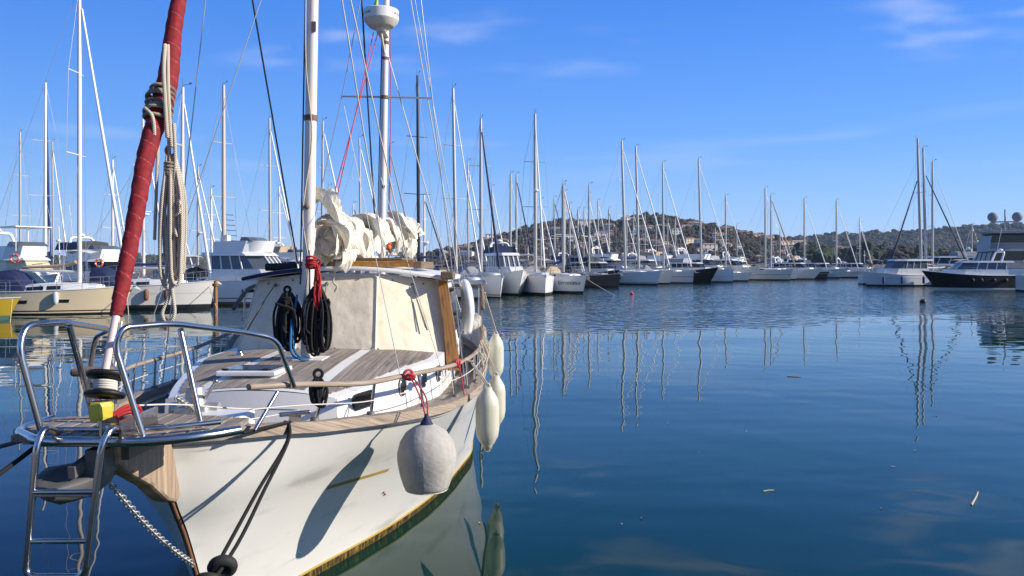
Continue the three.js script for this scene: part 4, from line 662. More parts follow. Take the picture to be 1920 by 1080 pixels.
function hullParts(g, h, o) {
  const boot = o.boot ?? M.bootBlack, y1 = o.bootTop ?? 0.2;
  put('hull', [h.skin(() => y1, (s) => h.sheer(s), 1), h.skin(() => y1, (s) => h.sheer(s), -1), grid((u, v) => { const y = lerp(y1, h.sheer(0), v), [x, b] = h.at(0, y); return [x, y, lerp(-b, b, u)]; }, 4, 4)], o.hull, g);
  put('boot_stripe', [h.skin(() => -0.4, () => y1, 1), h.skin(() => -0.4, () => y1, -1), grid((u, v) => { const y = lerp(-0.4, y1, v), [x, b] = h.at(0, y); return [x, y, lerp(-b, b, u)]; }, 2, 2)], boot, g);
  put('deck', grid((u, v) => { const [x, b] = h.at(u, h.sheer(u)); return [x, h.sheer(u) - 0.02 + 0.05 * (1 - (2 * v - 1) ** 2), lerp(-b, b, v)]; }, 26, 6, true), o.deck ?? M.offwhite, g);
  if (o.stripe) put('cove_stripe', band(h, o.stripeAt ?? 0.3, (o.stripeAt ?? 0.3) + 0.06, 0.006), o.stripe, g);
  put('toe_rail', [1, -1].map((s) => sweep(Array.from({ length: 24 }, (_, i) => { const q = i / 23, [x, b] = h.at(q, h.sheer(q)); return V(x, h.sheer(q) + 0.02, s * b); }), 0.03, 5)), o.toe ?? M.offwhite, g);
}
function railings(g, h, from, to, high, steps) {             // pulpit, stanchions and wires
  const pt = (s, y) => { const [x, b] = h.at(s, h.sheer(s)); return (side) => V(x, h.sheer(s) + y, side * Math.max(0.04, b - 0.06)); }, parts = [], wires = [];
  for (const side of [1, -1]) {
    for (let i = 0; i <= steps; i++) { const s = lerp(from, to, i / steps); parts.push(line(pt(s, 0)(side), pt(s, high)(side), 0.016, 5)); }
    for (const y of [high, high * 0.55]) wires.push(sweep(Array.from({ length: 16 }, (_, i) => pt(lerp(from, to, i / 15), y)(side)), 0.010, 4));
    parts.push(sweep(Array.from({ length: 8 }, (_, i) => pt(lerp(0.86, 0.995, i / 7), high * 1.05)(side)), 0.020, 6));
  }
  parts.forEach((q, i) => put(i % (steps + 2) === steps + 1 ? 'pulpit_rail' : 'stanchion', q, M.steel, g)); for (const q of wires) put('lifeline', q, M.wire, g);
}
function rigging(g, h, o) {
  const { mastH, L } = o, y0 = h.sheer(0.58) + 0.25, r = o.mastR ?? 0.12, lx = (o.leanX ?? 0), lz = (o.leanZ ?? 0), at = (y) => V(lx * (y - y0), y, lz * (y - y0)), mm = o.mast ?? M.mastGrey;
  const mast = put('mast', sweep([at(y0 - 0.2), at(lerp(y0, mastH, 0.6)), at(mastH)], (t) => r * (1 - 0.3 * smooth(0.5, 1, t)), 10), mm, g);
  put('masthead_instrument', [line(at(mastH).add(V(0, 0, 0.05)), at(mastH + 0.55).add(V(0, 0, 0.05)), 0.014, 4), line(at(mastH + 0.15), at(mastH + 0.2).add(V(0.45, 0, 0)), 0.014, 4), box(0.16, 0.1, 0.02, at(mastH).x + 0.45, mastH + 0.25, at(mastH).z)], M.anchor, mast);
  const sp = o.spreaders ?? [0.42, 0.70], bh = o.beam * 0.5;
  sp.forEach((f, i) => { const c = at(lerp(y0, mastH, f)), w = bh * (0.72 - 0.16 * i); put('spreader', sweep([V(c.x - 0.18, c.y + 0.04, c.z - w), c, V(c.x - 0.18, c.y + 0.04, c.z + w)], 0.03, 6), mm, mast); });
  const wr = o.wire ?? 0.012, [bx] = h.at(0.985, 1), by = h.sheer(0.985), [sx, sb] = h.at(0.02, 1), st = at(mastH - 0.1), fore = at(lerp(y0, mastH, o.fore ?? 0.96));
  const bow = V(bx, by + 0.12, 0);
  if (o.furl) { const a = bow.clone().lerp(fore, 0.035), b = bow.clone().lerp(fore, 0.95); put('furled_headsail', sweep([a, a.clone().lerp(b, 0.25), a.clone().lerp(b, 0.7), b], (t) => (o.furlR ?? 0.10) * (0.75 + 0.5 * Math.sin(Math.min(1, t * 1.6 + 0.25) * 2.4) * 0.6) * (1 - 0.45 * t), 8), o.furl, g); }
  put('forestay', line(bow, fore, wr, 4), M.wire, g);
  put('backstay', [line(st, V(sx, h.sheer(0.02) + 0.1, 0), wr, 4)], M.wire, g);
  for (const s of [1, -1]) {
    const c = at(lerp(y0, mastH, sp[0])), w = bh * 0.72, tip = V(c.x - 0.18, c.y + 0.04, c.z + s * w), chain = V(-0.25, h.sheer(0.55) + 0.05, s * bh * 0.9);
    const pts = [chain, tip]; if (sp[1]) { const d = at(lerp(y0, mastH, sp[1])); pts.push(V(d.x - 0.18, d.y + 0.04, d.z + s * bh * 0.56)); } pts.push(st);
    put('shroud', [sweep(pts, wr, 4), line(chain.clone().add(V(-0.15, 0, -s * 0.1)), c, wr, 4)], M.wire, g);
  }
  if (o.boom !== false) {
    const bl = L * 0.36, yb = y0 + (o.boomUp ?? 0.75), a = at(yb);
    const boom = put('boom', line(a, V(a.x - bl, yb + 0.1, a.z), 0.07, 8), mm, g);
    put('sail_cover', sweep(curve([V(a.x - 0.1, yb + 0.55, a.z), V(a.x - bl * 0.3, yb + 0.34, a.z), V(a.x - bl * 0.95, yb + 0.24, a.z)], 14), (t, q) => (0.19 - 0.09 * t) * (1 + 0.1 * N3(t * 9, Math.cos(q), Math.sin(q))), 8, false, 0.7), o.cover ?? M.offwhite, g);
  }
  if (o.radar) { const c = at(lerp(y0, mastH, o.radar)); put('radar_dome', [lathe([[0.001, -0.1], [0.2, -0.1], [0.25, -0.02], [0.25, 0.06], [0.18, 0.12], [0.001, 0.13]], 16).translate(c.x + 0.36, c.y, c.z), box(0.4, 0.05, 0.1, c.x + 0.18, c.y - 0.12, c.z)], M.whiteGloss, mast); }
}
function sailboat(name, label, x, z, turn, o, group) {
  const vr = rng(Math.round(Math.abs(x * 13 + z * 29))), CL = [M.navy, M.greyCloth, M.blueFurl, M.tan, M.black, M.offwhite, M.dkGreenFurl];
  o = { L: 11, beam: 3.4, free: 1.2, mastH: 15, hull: [M.whiteGloss, M.white, M.offwhite, M.whiteGloss][Math.floor(vr() * 4)], dodger: CL[Math.floor(vr() * 5)], cover: CL[Math.floor(vr() * 7)], stripe: vr() > 0.45 ? [M.bootBlue, M.bootRed, M.greyHull, M.bootBlack][Math.floor(vr() * 4)] : null, stripeAt: 0.75 + 0.3 * vr(), transom: 0.62 + 0.25 * vr(), rise: 0.1 + 0.14 * vr(), rake: 0.01 + 0.06 * vr(), ...o };
  const g = thing(name, label, 'sailing boat', [x, 0, z], turn, group), h = boatHull(o), L = o.L;
  hullParts(g, h, o);
  const roofL = (s) => h.sheer(0.5) + (o.roof ?? 0.42) * Math.sin(clamp(s) * Math.PI) ** 0.45;
  const rings = []; for (let i = 0; i <= 10; i++) { const t = i / 10, s = lerp(0.28, 0.80, t), [xx, b] = h.at(s, h.sheer(s)), w = b * 0.62, y = lerp(h.sheer(s) + 0.02, roofL(0.12 + 0.86 * (1 - t * 0.93)), 1), y0 = h.sheer(s) - 0.05; rings.push([[xx, y0, -w], [xx, y0, w], [xx, lerp(y0, y, 0.8), w * 0.88], [xx, y, w * 0.55], [xx, y + 0.02, 0], [xx, y, -w * 0.55], [xx, lerp(y0, y, 0.8), -w * 0.88]]); }
  put('coachroof', loft(rings, true, true, 0.5), o.roofMat ?? M.white, g);
  for (const s of [1, -1]) for (const [a, b] of [[0.40, 0.50], [0.52, 0.60]]) {
    const q = (t, v) => { const ss = lerp(a, b, t), [xx, bb] = h.at(ss, h.sheer(ss)), y0 = h.sheer(ss) - 0.05, i = clamp((ss - 0.28) / 0.52), y = roofL(0.12 + 0.86 * (1 - i * 0.93)), k = lerp(0.25, 0.68, v); return [xx, lerp(y0, lerp(y0, y, 0.8), k / 0.8), s * (bb * 0.62 * lerp(1, 0.88, k / 0.8) + 0.012)]; };
    put('window', grid(q, 5, 1, s < 0), M.glass, g);
  }
  if (o.ports) for (const s of [1, -1]) for (const q of o.ports) { const yy = h.sheer(q) * 0.56; put('hull_window', grid((u, v) => { const ss = q + (u - 0.5) * 0.07, y = yy + (v - 0.5) * 0.17, [xx, b] = h.at(ss, y); return [xx, y, s * (b + 0.012)]; }, 4, 2, s < 0), M.glass, g); }
  if (o.dodger) { const [xx, b] = h.at(0.27, 1), y = h.sheer(0.27); put('spray_hood', loft([0, 0.35, 0.7, 1].map((t) => { const w = b * 0.72, hh = [0.25, 0.95, 1.15, 1.1][Math.round(t * 3)], px = xx + 1.1 - t * 1.5; return [[px, y, -w], [px, y + hh * 0.75, -w * 0.95], [px, y + hh, -w * 0.5], [px, y + hh * 1.04, 0], [px, y + hh, w * 0.5], [px, y + hh * 0.75, w * 0.95], [px, y, w]]; }), false, false, 1), o.dodger, g); }
  if (o.wheel !== false) { const [xx] = h.at(0.12, 1); put('steering_wheel', [torus(0.42, 0.025, xx, h.sheer(0.1) + 0.62, 0, 0, Math.PI / 2), line(V(xx, h.sheer(0.1), 0), V(xx, h.sheer(0.1) + 0.7, 0), 0.08)], M.steel, g); }
  if (!o.plain) railings(g, h, 0.06, 0.88, 0.62, 6);
  const cr = rng(Math.round(Math.abs(x * 31 + z * 17)));
  for (const q of [0.62, 0.74]) { const [xx] = h.at(q, 1); put('deck_hatch', rbox(0.5, 0.05, 0.5, 0.02, xx, roofL(0.12 + 0.86 * (1 - clamp((q - 0.28) / 0.52) * 0.93)) + 0.045, 0), M.hatchGlass, g); }
  { const [xx] = h.at(1, h.sheer(1)), y = h.sheer(1); put('anchor', [box(0.7, 0.05, 0.06, xx - 0.05, y + 0.1, 0, 0, 0, -0.25), loft([[[xx + 0.1, y - 0.1, -0.16], [xx + 0.1, y - 0.1, 0.16], [xx + 0.2, y + 0.02, 0]], [[xx + 0.42, y - 0.22, -0.02], [xx + 0.42, y - 0.22, 0.02], [xx + 0.4, y - 0.18, 0]]])], M.galv, g); }
  if (cr() > 0.6) { const [xx] = h.at(0.0, 1), y = h.sheer(0); const f = put('ensign', grid((u, v) => [xx - 0.25 - 0.6 * u, y + 1.25 + 0.4 * v - 0.3 * u, 0.12 * Math.sin(u * 6 + v)], 8, 4), [M.redRope, M.navy, M.orange][Math.floor(cr() * 3)], g); put('flagstaff', line(V(xx, y, 0), V(xx - 0.3, y + 1.7, 0), 0.018, 5), M.oak, f); }
  if (cr() > 0.35) { const [xx, b] = h.at(0.12, 1), y = h.sheer(0.1) + 1.95, c = [M.navy, M.tan, M.greyCloth, M.offwhite][Math.floor(cr() * 4)], w = b * 0.75; put('bimini_top', grid((u, v) => [xx - 1.0 + 2.0 * u, y + 0.16 * Math.sin(u * 3.14) + 0.1 * Math.sin(v * 3.14), lerp(-w, w, v)], 6, 6), c, g); for (const s of [-1, 1]) for (const e of [-0.95, 0.95]) put('bimini_frame', line(V(xx, y - 1.9, s * w), V(xx + e, y, s * w), 0.02, 5), M.steel, g); }
  if (cr() > 0.5) { const [xx] = h.at(0.03, 1), y = h.sheer(0); put('stern_pole', [line(V(xx, y, 0.8), V(xx - 0.1, y + 2.6 + cr(), 0.8), 0.03, 5), lathe([[0.001, 0], [0.12, 0.02], [0.14, 0.1], [0.001, 0.2]], 10).translate(xx - 0.1, y + 2.6, 0.8)], M.white, g); }
  if (cr() > 0.6 && !o.plain) { const [xx] = h.at(0.78, 1), y = h.sheer(0.78) + 0.2; put('dinghy', [sweep(curve([V(xx + 1.1, y, 0), V(xx + 0.8, y, 0.45), V(xx - 1.0, y, 0.55), V(xx - 1.0, y, -0.55), V(xx + 0.8, y, -0.45)], 26, true), 0.17, 8, true), box(1.6, 0.06, 0.8, xx - 0.1, y + 0.08, 0)], M.greyHull, g); }
  rigging(g, h, o);
  return { g, h };
}
function yacht(name, label, x, z, turn, o, group) {          // motor yacht: hull, saloon with window band, screen, flybridge, arch
  o = { L: 12, beam: 3.9, free: 1.5, hull: M.whiteGloss, house: M.whiteGloss, rise: 0.35, flare: 0.4, rake: 0.16, aft: 0.5, transom: 0.92, tiers: 1, ...o };
  const g = thing(name, label, 'motor yacht', [x, 0, z], turn, group), h = boatHull(o), L = o.L, d = h.sheer(0.35), hw = o.beam * 0.40;
  hullParts(g, h, o);
  const slab = (x0, x1, y0, y1, w0, w1, rakeF, rakeA = 0, fw = 0.62) => loft([[[x0, y0, -w0], [x0, y0, w0], [x1 - 0.25 * (x1 - x0), y0, w0], [x1, y0, w0 * fw], [x1, y0, -w0 * fw], [x1 - 0.25 * (x1 - x0), y0, -w0]], [[x0 + rakeA, y1, -w1], [x0 + rakeA, y1, w1], [x1 - 0.25 * (x1 - x0) - rakeF, y1, w1], [x1 - rakeF, y1, w1 * 0.6], [x1 - rakeF, y1, -w1 * 0.6], [x1 - 0.25 * (x1 - x0) - rakeF, y1, -w1]]], true, true, 0.3);
  const hh = o.houseH ?? 1.55, x0 = -L * (o.x0 ?? 0.34), x1 = L * (o.x1 ?? 0.22);
  put('cabin_trunk', slab(x0 + 0.2, x1 + L * 0.14, d - 0.2, d + hh * 0.42, hw, hw * 0.94, L * 0.06, 0, clamp(0.8 * h.at(clamp((x1 + L * 0.14) / L + h.aft), 0.6 * d)[1] / hw, 0.1, 0.62)), o.house, g);
  const sal = put('saloon_window', slab(x0 + 0.35, x1, d + hh * 0.42, d + hh * 0.88, hw * 0.92, hw * 0.84, L * 0.07), o.glass ?? M.glass, g);
  const roofX = x1 - L * 0.07; put('saloon_roof', slab(x0 - (o.overA ?? 0.4), roofX + 0.2, d + hh * 0.88, d + hh, hw * 0.96, hw * 0.92, 0.35, 0.1), o.house, g);
  for (let i = 0; i < 4; i++) for (const s of [1, -1]) put('window_post', line(V(lerp(x0 + 0.4, x1 - L * 0.19, i / 3), d + hh * 0.42, s * (hw * 0.925)), V(lerp(x0 + 0.3, x1 - L * 0.22, i / 3), d + hh * 0.88, s * (hw * 0.85)), 0.05, 5), o.house, g);
  if (o.screenPosts) for (const k of [-0.55, -0.2, 0.2, 0.55]) put('window_post', line(V(x1 + 0.03, d + hh * 0.42, k * hw * 0.95), V(x1 - L * 0.07 + 0.03, d + hh * 0.88, k * hw * 0.9), 0.06, 5), o.house, g);
  let y = d + hh;
  if (o.tiers > 1) { put('flybridge', slab(x0 + 0.5, roofX - 0.5, y, y + 0.72, hw * 0.9, hw * 0.86, -0.25), o.house, g); put('flybridge_screen', slab(roofX - 1.5, roofX - 0.35, y + 0.72, y + 1.0, hw * 0.82, hw * 0.7, 0.45), M.smoke, g); y += 0.72; }
  if (o.tiers > 2) { put('bridge_window', slab(x0 + 0.9, roofX - 0.8, y, y + 1.0, hw * 0.82, hw * 0.74, 0.6), M.glass, g); put('bridge_roof', slab(x0 - 0.2, roofX - 1.0, y + 1.0, y + 1.18, hw * 0.92, hw * 0.9, 0.3), o.house, g); y += 1.18; }
  if (o.arch !== false) { const ax = o.archX ?? x0 + 0.9; put('radar_arch', [sweep(rounded([V(ax, y - 0.5, -hw * 0.8), V(ax - 0.5, y + 0.95, -hw * 0.66), V(ax - 0.5, y + 0.95, hw * 0.66), V(ax, y - 0.5, hw * 0.8)], 0.35), 0.11, 8)], o.house, g); put('radar_dome', lathe([[0.001, 0], [0.26, 0.0], [0.28, 0.1], [0.2, 0.2], [0.001, 0.22]], 16).translate(ax - 0.5, y + 1.05, 0), M.whiteGloss, g); put('antenna', [line(V(ax - 0.5, y + 0.9, hw * 0.5), V(ax - 1.0, y + 3.4, hw * 0.5), 0.018, 4)], M.whiteGloss, g); }
  if (o.canopy) put('canopy', loft([0, 1].map((t) => { const w = hw * 0.95; const px = lerp(x0 - 1.2, x0 + 2.4, t); return [[px, y, -w], [px, y + 0.55, -w * 0.8], [px, y + 0.66, 0], [px, y + 0.55, w * 0.8], [px, y, w]]; }), true, true, 0.4), o.canopy, g);
  if (o.ports) for (const s of [1, -1]) for (const q of o.ports) put('hull_window', grid((u, v) => { const ss = q + (u - 0.5) * 0.09, yy = h.sheer(q) * 0.58 + (v - 0.5) * 0.2, [xx, b] = h.at(ss, yy); return [xx, yy, s * (b + 0.012)]; }, 4, 2, s < 0), M.glass, g);
  railings(g, h, 0.45, 0.92, 0.75, 6);
  return { g, h, y, d, x0, x1, hw };
}
const D2R = Math.PI / 180, LEFT = -35 * D2R, NEAR = -60 * D2R, MID = -45 * D2R;  // bows swung towards the channel and the quay
// --- moorings at the left
const creamYacht = sailboat('sailing_yacht', 'cream-hulled sailing yacht with tall white mast beside the yellow boat', -23.4, -44, 0.06, { L: 8.6, aft: 0.67, beam: 3.0, free: 1.22, mastH: 17.9, hull: M.cream, mast: M.mastPaint, furl: M.white, furlR: 0.11, stripe: M.bootBlack, stripeAt: 0.16, bootTop: 0.08, ports: [0.42, 0.66], roof: 0.45, spreaders: [0.43, 0.70], mastR: 0.115 });
const whiteSloop = sailboat('sailing_yacht', 'white sloop with black boot stripe behind the hanging rope loop', -19.9, -49, 0.04, { L: 9, aft: 0.78, beam: 3.0, free: 1.35, mastH: 13.3, mast: M.mastPaint, furl: M.white, bootTop: 0.26, stripe: M.greyHull, stripeAt: 0.9, dodger: M.navy, leanX: 0.006 });
yacht('motor_boat', 'yellow-hulled boat showing only its bow at the edge of the picture', -29.0, -38.6, 0.05, { L: 11, beam: 2.9, free: 0.92, rise: 0.12, hull: M.yellowHull, boot: mat([0.12, 0.2, 0.16], 0.6), tiers: 1, houseH: 1.0, x1: 0.06, arch: false, rake: 0.05 });
{
  const { g, h, d } = yacht('motor_cruiser', 'white flybridge cruiser with bimini and orange lifebuoy behind the yellow boat', -32.2, -53, LEFT, { L: 10, beam: 3.4, free: 1.5, tiers: 2, houseH: 1.6, x1: 0.32, glass: M.cream, rake: 0.1 });
  put('bimini', [box(3.2, 0.06, 2.2, 0.6, d + 3.55, 0), ...[-1, 1].flatMap((s) => [line(V(-0.8, d + 2, s * 1), V(-0.8, d + 3.5, s * 1), 0.03), line(V(2.0, d + 2, s * 1), V(2.0, d + 3.5, s * 1), 0.03)])], M.white, g);
}
yacht('motor_yacht', 'white motor yacht with dark canopy and radar arch behind the cream yacht', -30.5, -60.5, LEFT, { L: 10, beam: 3.2, free: 1.5, tiers: 2, canopy: M.black });
{
  const { g, y, d } = yacht('trawler_yacht', 'white trawler yacht with brown boot stripe and forward-raked flybridge', -16.9, -54, -0.25, { L: 10, beam: 3.5, free: 1.55, boot: M.bootBrown, bootTop: 0.22, stripe: M.bootBrown, stripeAt: 0.42, tiers: 2, houseH: 1.9, x0: 0.3, x1: 0.16, glass: M.smoke, screenPosts: true, rake: 0.06, arch: false, ports: [0.55] });
  put('flybridge_coaming', loft([[0, 0], [0.75, 0.22]].map(([dy, e]) => Array.from({ length: 14 }, (_, i) => { const a = i / 14 * 6.283; return [-0.6 + Math.cos(a) * (1.6 + e), y - 0.72 + dy, Math.sin(a) * (1.15 + e * 0.4)]; })), false, false, 1), M.whiteGloss, g);
  put('exhaust_funnel', [box(0.5, 0.5, 0.4, -2.4, y + 0.2, 0)], M.offwhite, g);
}
{
  const { g } = sailboat('gaff_cutter', 'tan-masted sailing boat with ratlines in its rigging behind the trawler yacht', -23.4, -66, LEFT, { L: 11, beam: 3.4, free: 1.3, mastH: 17.2, mast: M.mastWood, mastR: 0.16, hull: M.offwhite, cover: M.tan, leanX: 0.0, furl: null });
  for (const s of [1, -1]) for (let i = 0; i < 10; i++) put('ratline', line(V(0.15 - s * 0.1, 2.9 + i * 0.42, s * (1.5 - i * 0.085)), V(-0.55, 2.95 + i * 0.42, s * (1.32 - i * 0.075) - s * 0.35), 0.024, 4), M.darkWire, g);
}
yacht('motor_yacht', 'white motor yacht with tan bimini seen above the trawler yacht flybridge', -21.3, -80, LEFT, { L: 10, beam: 3.2, free: 1.6, tiers: 2, canopy: M.tan });
sailboat('sailing_yacht', 'sloop with dark blue furled headsail leaning across the rigging at far left', -40.2, -70, LEFT + 2.6, { L: 11, mastH: 18.4, furl: M.blueFurl, furlR: 0.14, leanX: 0.03, mast: M.mastPaint });
sailboat('sailing_yacht', 'sloop whose mast stands leftmost of the tall grey ones', -50.8, -84, LEFT, { L: 9.5, mastH: 16.3, plain: true });
const NTH = ['first', 'second', 'third', 'fourth', 'fifth', 'sixth', 'seventh', 'eighth', 'ninth', 'tenth', 'eleventh', 'twelfth', 'thirteenth', 'fourteenth', 'fifteenth', 'sixteenth', 'seventeenth', 'eighteenth', 'nineteenth', 'twentieth', 'twenty-first', 'twenty-second', 'twenty-third', 'twenty-fourth', 'twenty-fifth', 'twenty-sixth'];
const byView = (a, b) => a[0] / -a[1] - b[0] / -b[1];       // from left to right as seen from the quay
const BACK = 'sailing boats mostly hidden behind the first row';
[[-53.6, -95, 17, 9], [-38.3, -78, 12.7, 9], [-29.9, -66, 14.6, 9], [-30.9, -80, 12.2, 9.5], [-21.4, -72, 15.6, 10], [-17.3, -74, 15.7, 10.5], [-14.5, -78, 14.8, 10.5], [-12.1, -80, 14.4, 10.5], [-25.7, -90, 11.3, 9], [-20.8, -92, 11.5, 9], [-19, -97, 9.9, 9], [-9.5, -88, 10.2, 9], [-31, -84, 10.5, 9], [-38, -92, 9.8, 9]].sort(byView).forEach(([x, z, mastH, L], i) => {
  const rr = rng(900 + i);
  sailboat('sailing_boat', `partly hidden sailing boat, ${NTH[i]} mast from the left in the crowded back row at left`, x, z, LEFT + (rr() - 0.5) * 0.1, { L, beam: L * 0.31, mastH, mastR: 0.10 + 0.03 * rr(), furl: rr() > 0.3 ? M.white : rr() > 0.5 ? M.navy : M.greyCloth, cover: [M.navy, M.offwhite, M.greyCloth, M.tan][Math.floor(rr() * 4)], dodger: rr() > 0.4 ? [M.navy, M.greyCloth][Math.floor(rr() * 2)] : null, leanX: (rr() - 0.5) * 0.03, radar: rr() > 0.7 ? 0.4 : 0, mast: rr() > 0.6 ? M.mastPaint : M.mastGrey }, BACK);
});
// --- the row in the middle, bows to the right
sailboat('sailing_yacht', 'sailing yacht with a black mast rising behind the wheelhouse', -7.1, -62, NEAR, { L: 11, beam: 3.0, mastH: 17.1, mast: M.mastDark, mastR: 0.13, leanX: -0.018, cover: M.blueFurl, furl: null, hull: M.offwhite });
sailboat('sailing_yacht', 'white sloop with leaning mast between the black-masted yacht and the flybridge cruiser', -4.4, -64, NEAR, { L: 11, beam: 3.0, mastH: 16.6, mastR: 0.14, leanX: -0.035, furl: M.white, furlR: 0.07, cover: M.navy });
sailboat('sailing_yacht', 'white sloop with a straight black furled headsail nearest to the wheelhouse roof', -2.6, -68, -68 * D2R, { L: 11.5, beam: 3.2, free: 1.45, mastH: 14.8, mastR: 0.15, furl: M.navy, furlR: 0.12, stripe: M.bootBlack, stripeAt: 0.2, bootTop: 0.1, dodger: M.greyCloth, cover: M.greyCloth });
yacht('flybridge_cruiser', 'white flybridge cruiser with wraparound screen beside the black furled headsail', -0.4, -72, -75 * D2R, { L: 10, beam: 3.1, free: 1.6, tiers: 1, houseH: 2.1, glass: M.smoke, screenPosts: true, x0: 0.34, x1: 0.16, canopy: M.navy });
sailboat('sailing_yacht', 'white sloop with radar dome halfway up its tall mast', 2.1, -73, -82 * D2R, { L: 12, beam: 3.4, free: 1.5, mastH: 16.2, mastR: 0.16, leanX: -0.012, furl: M.white, furlR: 0.09, radar: 0.52, stripe: M.bootBlack, stripeAt: 0.2 });
{
  const { g, h } = sailboat('sailing_yacht', 'white sailing boat with its name lettered in black on the bow', 4.8, -76, -60 * D2R, { L: 9, beam: 3.5, free: 1.5, mastH: 10.2, mastR: 0.12, furl: M.offwhite, dodger: M.tan, stripe: M.bootBlack, stripeAt: 0.18, leanX: 0 });
  const cv = document.createElement('canvas'); cv.width = 512; cv.height = 96; const cx = cv.getContext('2d'); cx.clearRect(0, 0, 512, 96); cx.fillStyle = '#15151c'; cx.font = 'bold 84px serif'; cx.textAlign = 'center'; cx.textBaseline = 'middle'; cx.fillText('Geronimo', 256, 48, 500);
  const t = new THREE.CanvasTexture(cv); t.colorSpace = THREE.SRGBColorSpace;
  const name = grid((u, v) => { const s = lerp(0.70, 0.985, u), y = lerp(0.72, 1.26, v), [x, b] = h.at(s, y); return [x, y, b + 0.012, u, v]; }, 14, 2);
  put('name_lettering', name, mat([1, 1, 1], 0.5, { map: t, transparent: true, alphaTest: 0.5 }), g);
}
sailboat('sailing_yacht', 'dark-hulled sailing boat between the lettered white boat and the big sloops', 9.2, -97, MID, { L: 11, beam: 3.4, free: 1.3, mastH: 12.2, hull: M.darkHull, dodger: M.black, cover: M.black, furl: null, roofMat: M.greyCloth });
yacht('motor_yacht', 'motor boat with dark hull and black cockpit cover beside the big sloops', 11.0, -107, MID, { L: 8, beam: 3.6, free: 1.5, tiers: 1, hull: M.black, house: M.greyHull, canopy: M.black, arch: false });
sailboat('sailing_yacht', 'big white sloop first of the two tallest masts before the hill', 15.2, -109, MID, { L: 13.5, beam: 3.7, free: 1.5, mastH: 19.3, mastR: 0.18, leanX: -0.035, furl: M.white, furlR: 0.1, ports: [0.6], stripe: M.bootBlack, stripeAt: 0.25, cover: M.greyCloth });
sailboat('sailing_yacht', 'big white sloop second of the two tallest masts before the hill', 17.7, -113.5, MID, { L: 13.5, beam: 3.7, free: 1.6, mastH: 19.2, mastR: 0.18, leanX: -0.03, furl: M.white, furlR: 0.11, ports: [0.55, 0.72], cover: M.greyCloth });
sailboat('sailing_yacht', 'grey-white sloop moored between the tall pair and the black-hulled boat', 21.9, -117.5, MID, { L: 12, beam: 3.6, free: 1.6, mastH: 17.4, mastR: 0.15, leanX: -0.01, furl: M.white, furlR: 0.1, hull: M.greyHull });
yacht('motor_yacht', 'black-hulled motor boat in the middle of the white row', 26.4, -119.6, MID, { L: 9, beam: 3.4, free: 1.7, tiers: 1, hull: M.black, house: M.white, houseH: 1.3, canopy: M.greyCloth, arch: false });
sailboat('sailing_yacht', 'white sloop with tall leaning mast just past the black-hulled boat', 29.0, -124.5, MID, { L: 13, beam: 3.8, free: 1.7, mastH: 18.9, mastR: 0.17, leanX: -0.03, furl: M.white, furlR: 0.08, ports: [0.62], boot: M.bootBlue });
yacht('motor_yacht', 'white flybridge yacht behind the row under the right slope of the hill', 31, -134, MID, { L: 12, beam: 4, free: 1.8, tiers: 2, houseH: 1.9 });
yacht('motor_yacht', 'white sports yacht with dark blue window band beside the short mast', 36, -137.5, MID, { L: 12.5, beam: 4, free: 1.8, tiers: 1, houseH: 1.8, canopy: M.greyCloth, canopyUp: 1 });
sailboat('sailing_yacht', 'sloop with short mast and long sloping stay under the right slope of the hill', 34.8, -132.5, MID, { L: 11, mastH: 13.9, mastR: 0.15, furl: M.white, furlR: 0.07 });
sailboat('sailing_yacht', 'white sloop left one of the close pair of masts beyond the hilltop', 43.9, -141, MID, { L: 12, mastH: 16, mastR: 0.16, free: 1.7, furl: null, boot: M.weed });
sailboat('sailing_yacht', 'white sloop right one of the close pair of masts beyond the hilltop', 46.5, -146, MID, { L: 12, mastH: 15.2, mastR: 0.16, free: 1.7, furl: M.tan, furlR: 0.16 });
yacht('motor_yacht', 'low white motor yacht between the close pair of masts and the lone masts', 52, -150, MID, { L: 11, beam: 3.6, tiers: 1, boot: M.weed });
sailboat('sailing_yacht', 'lone sloop with dark hull at the end of the white row', 57.5, -160, MID, { L: 12, mastH: 15.7, mastR: 0.17, hull: M.darkHull, furl: M.white, furlR: 0.10 });
yacht('motor_yacht', 'white motor yacht with raised arch at the end of the row', 62, -165, MID, { L: 13, beam: 4, tiers: 1, canopy: M.navy });
sailboat('sailing_yacht', 'last sloop with tall mast before the far wooded ridge', 67.8, -170, MID, { L: 12, mastH: 16.2, mastR: 0.17, furl: M.white, furlR: 0.10, hull: M.greyHull });
yacht('motor_yacht', 'white motor boat beside the last sloop of the row', 73, -174, MID, { L: 11, beam: 3.6, tiers: 1 });
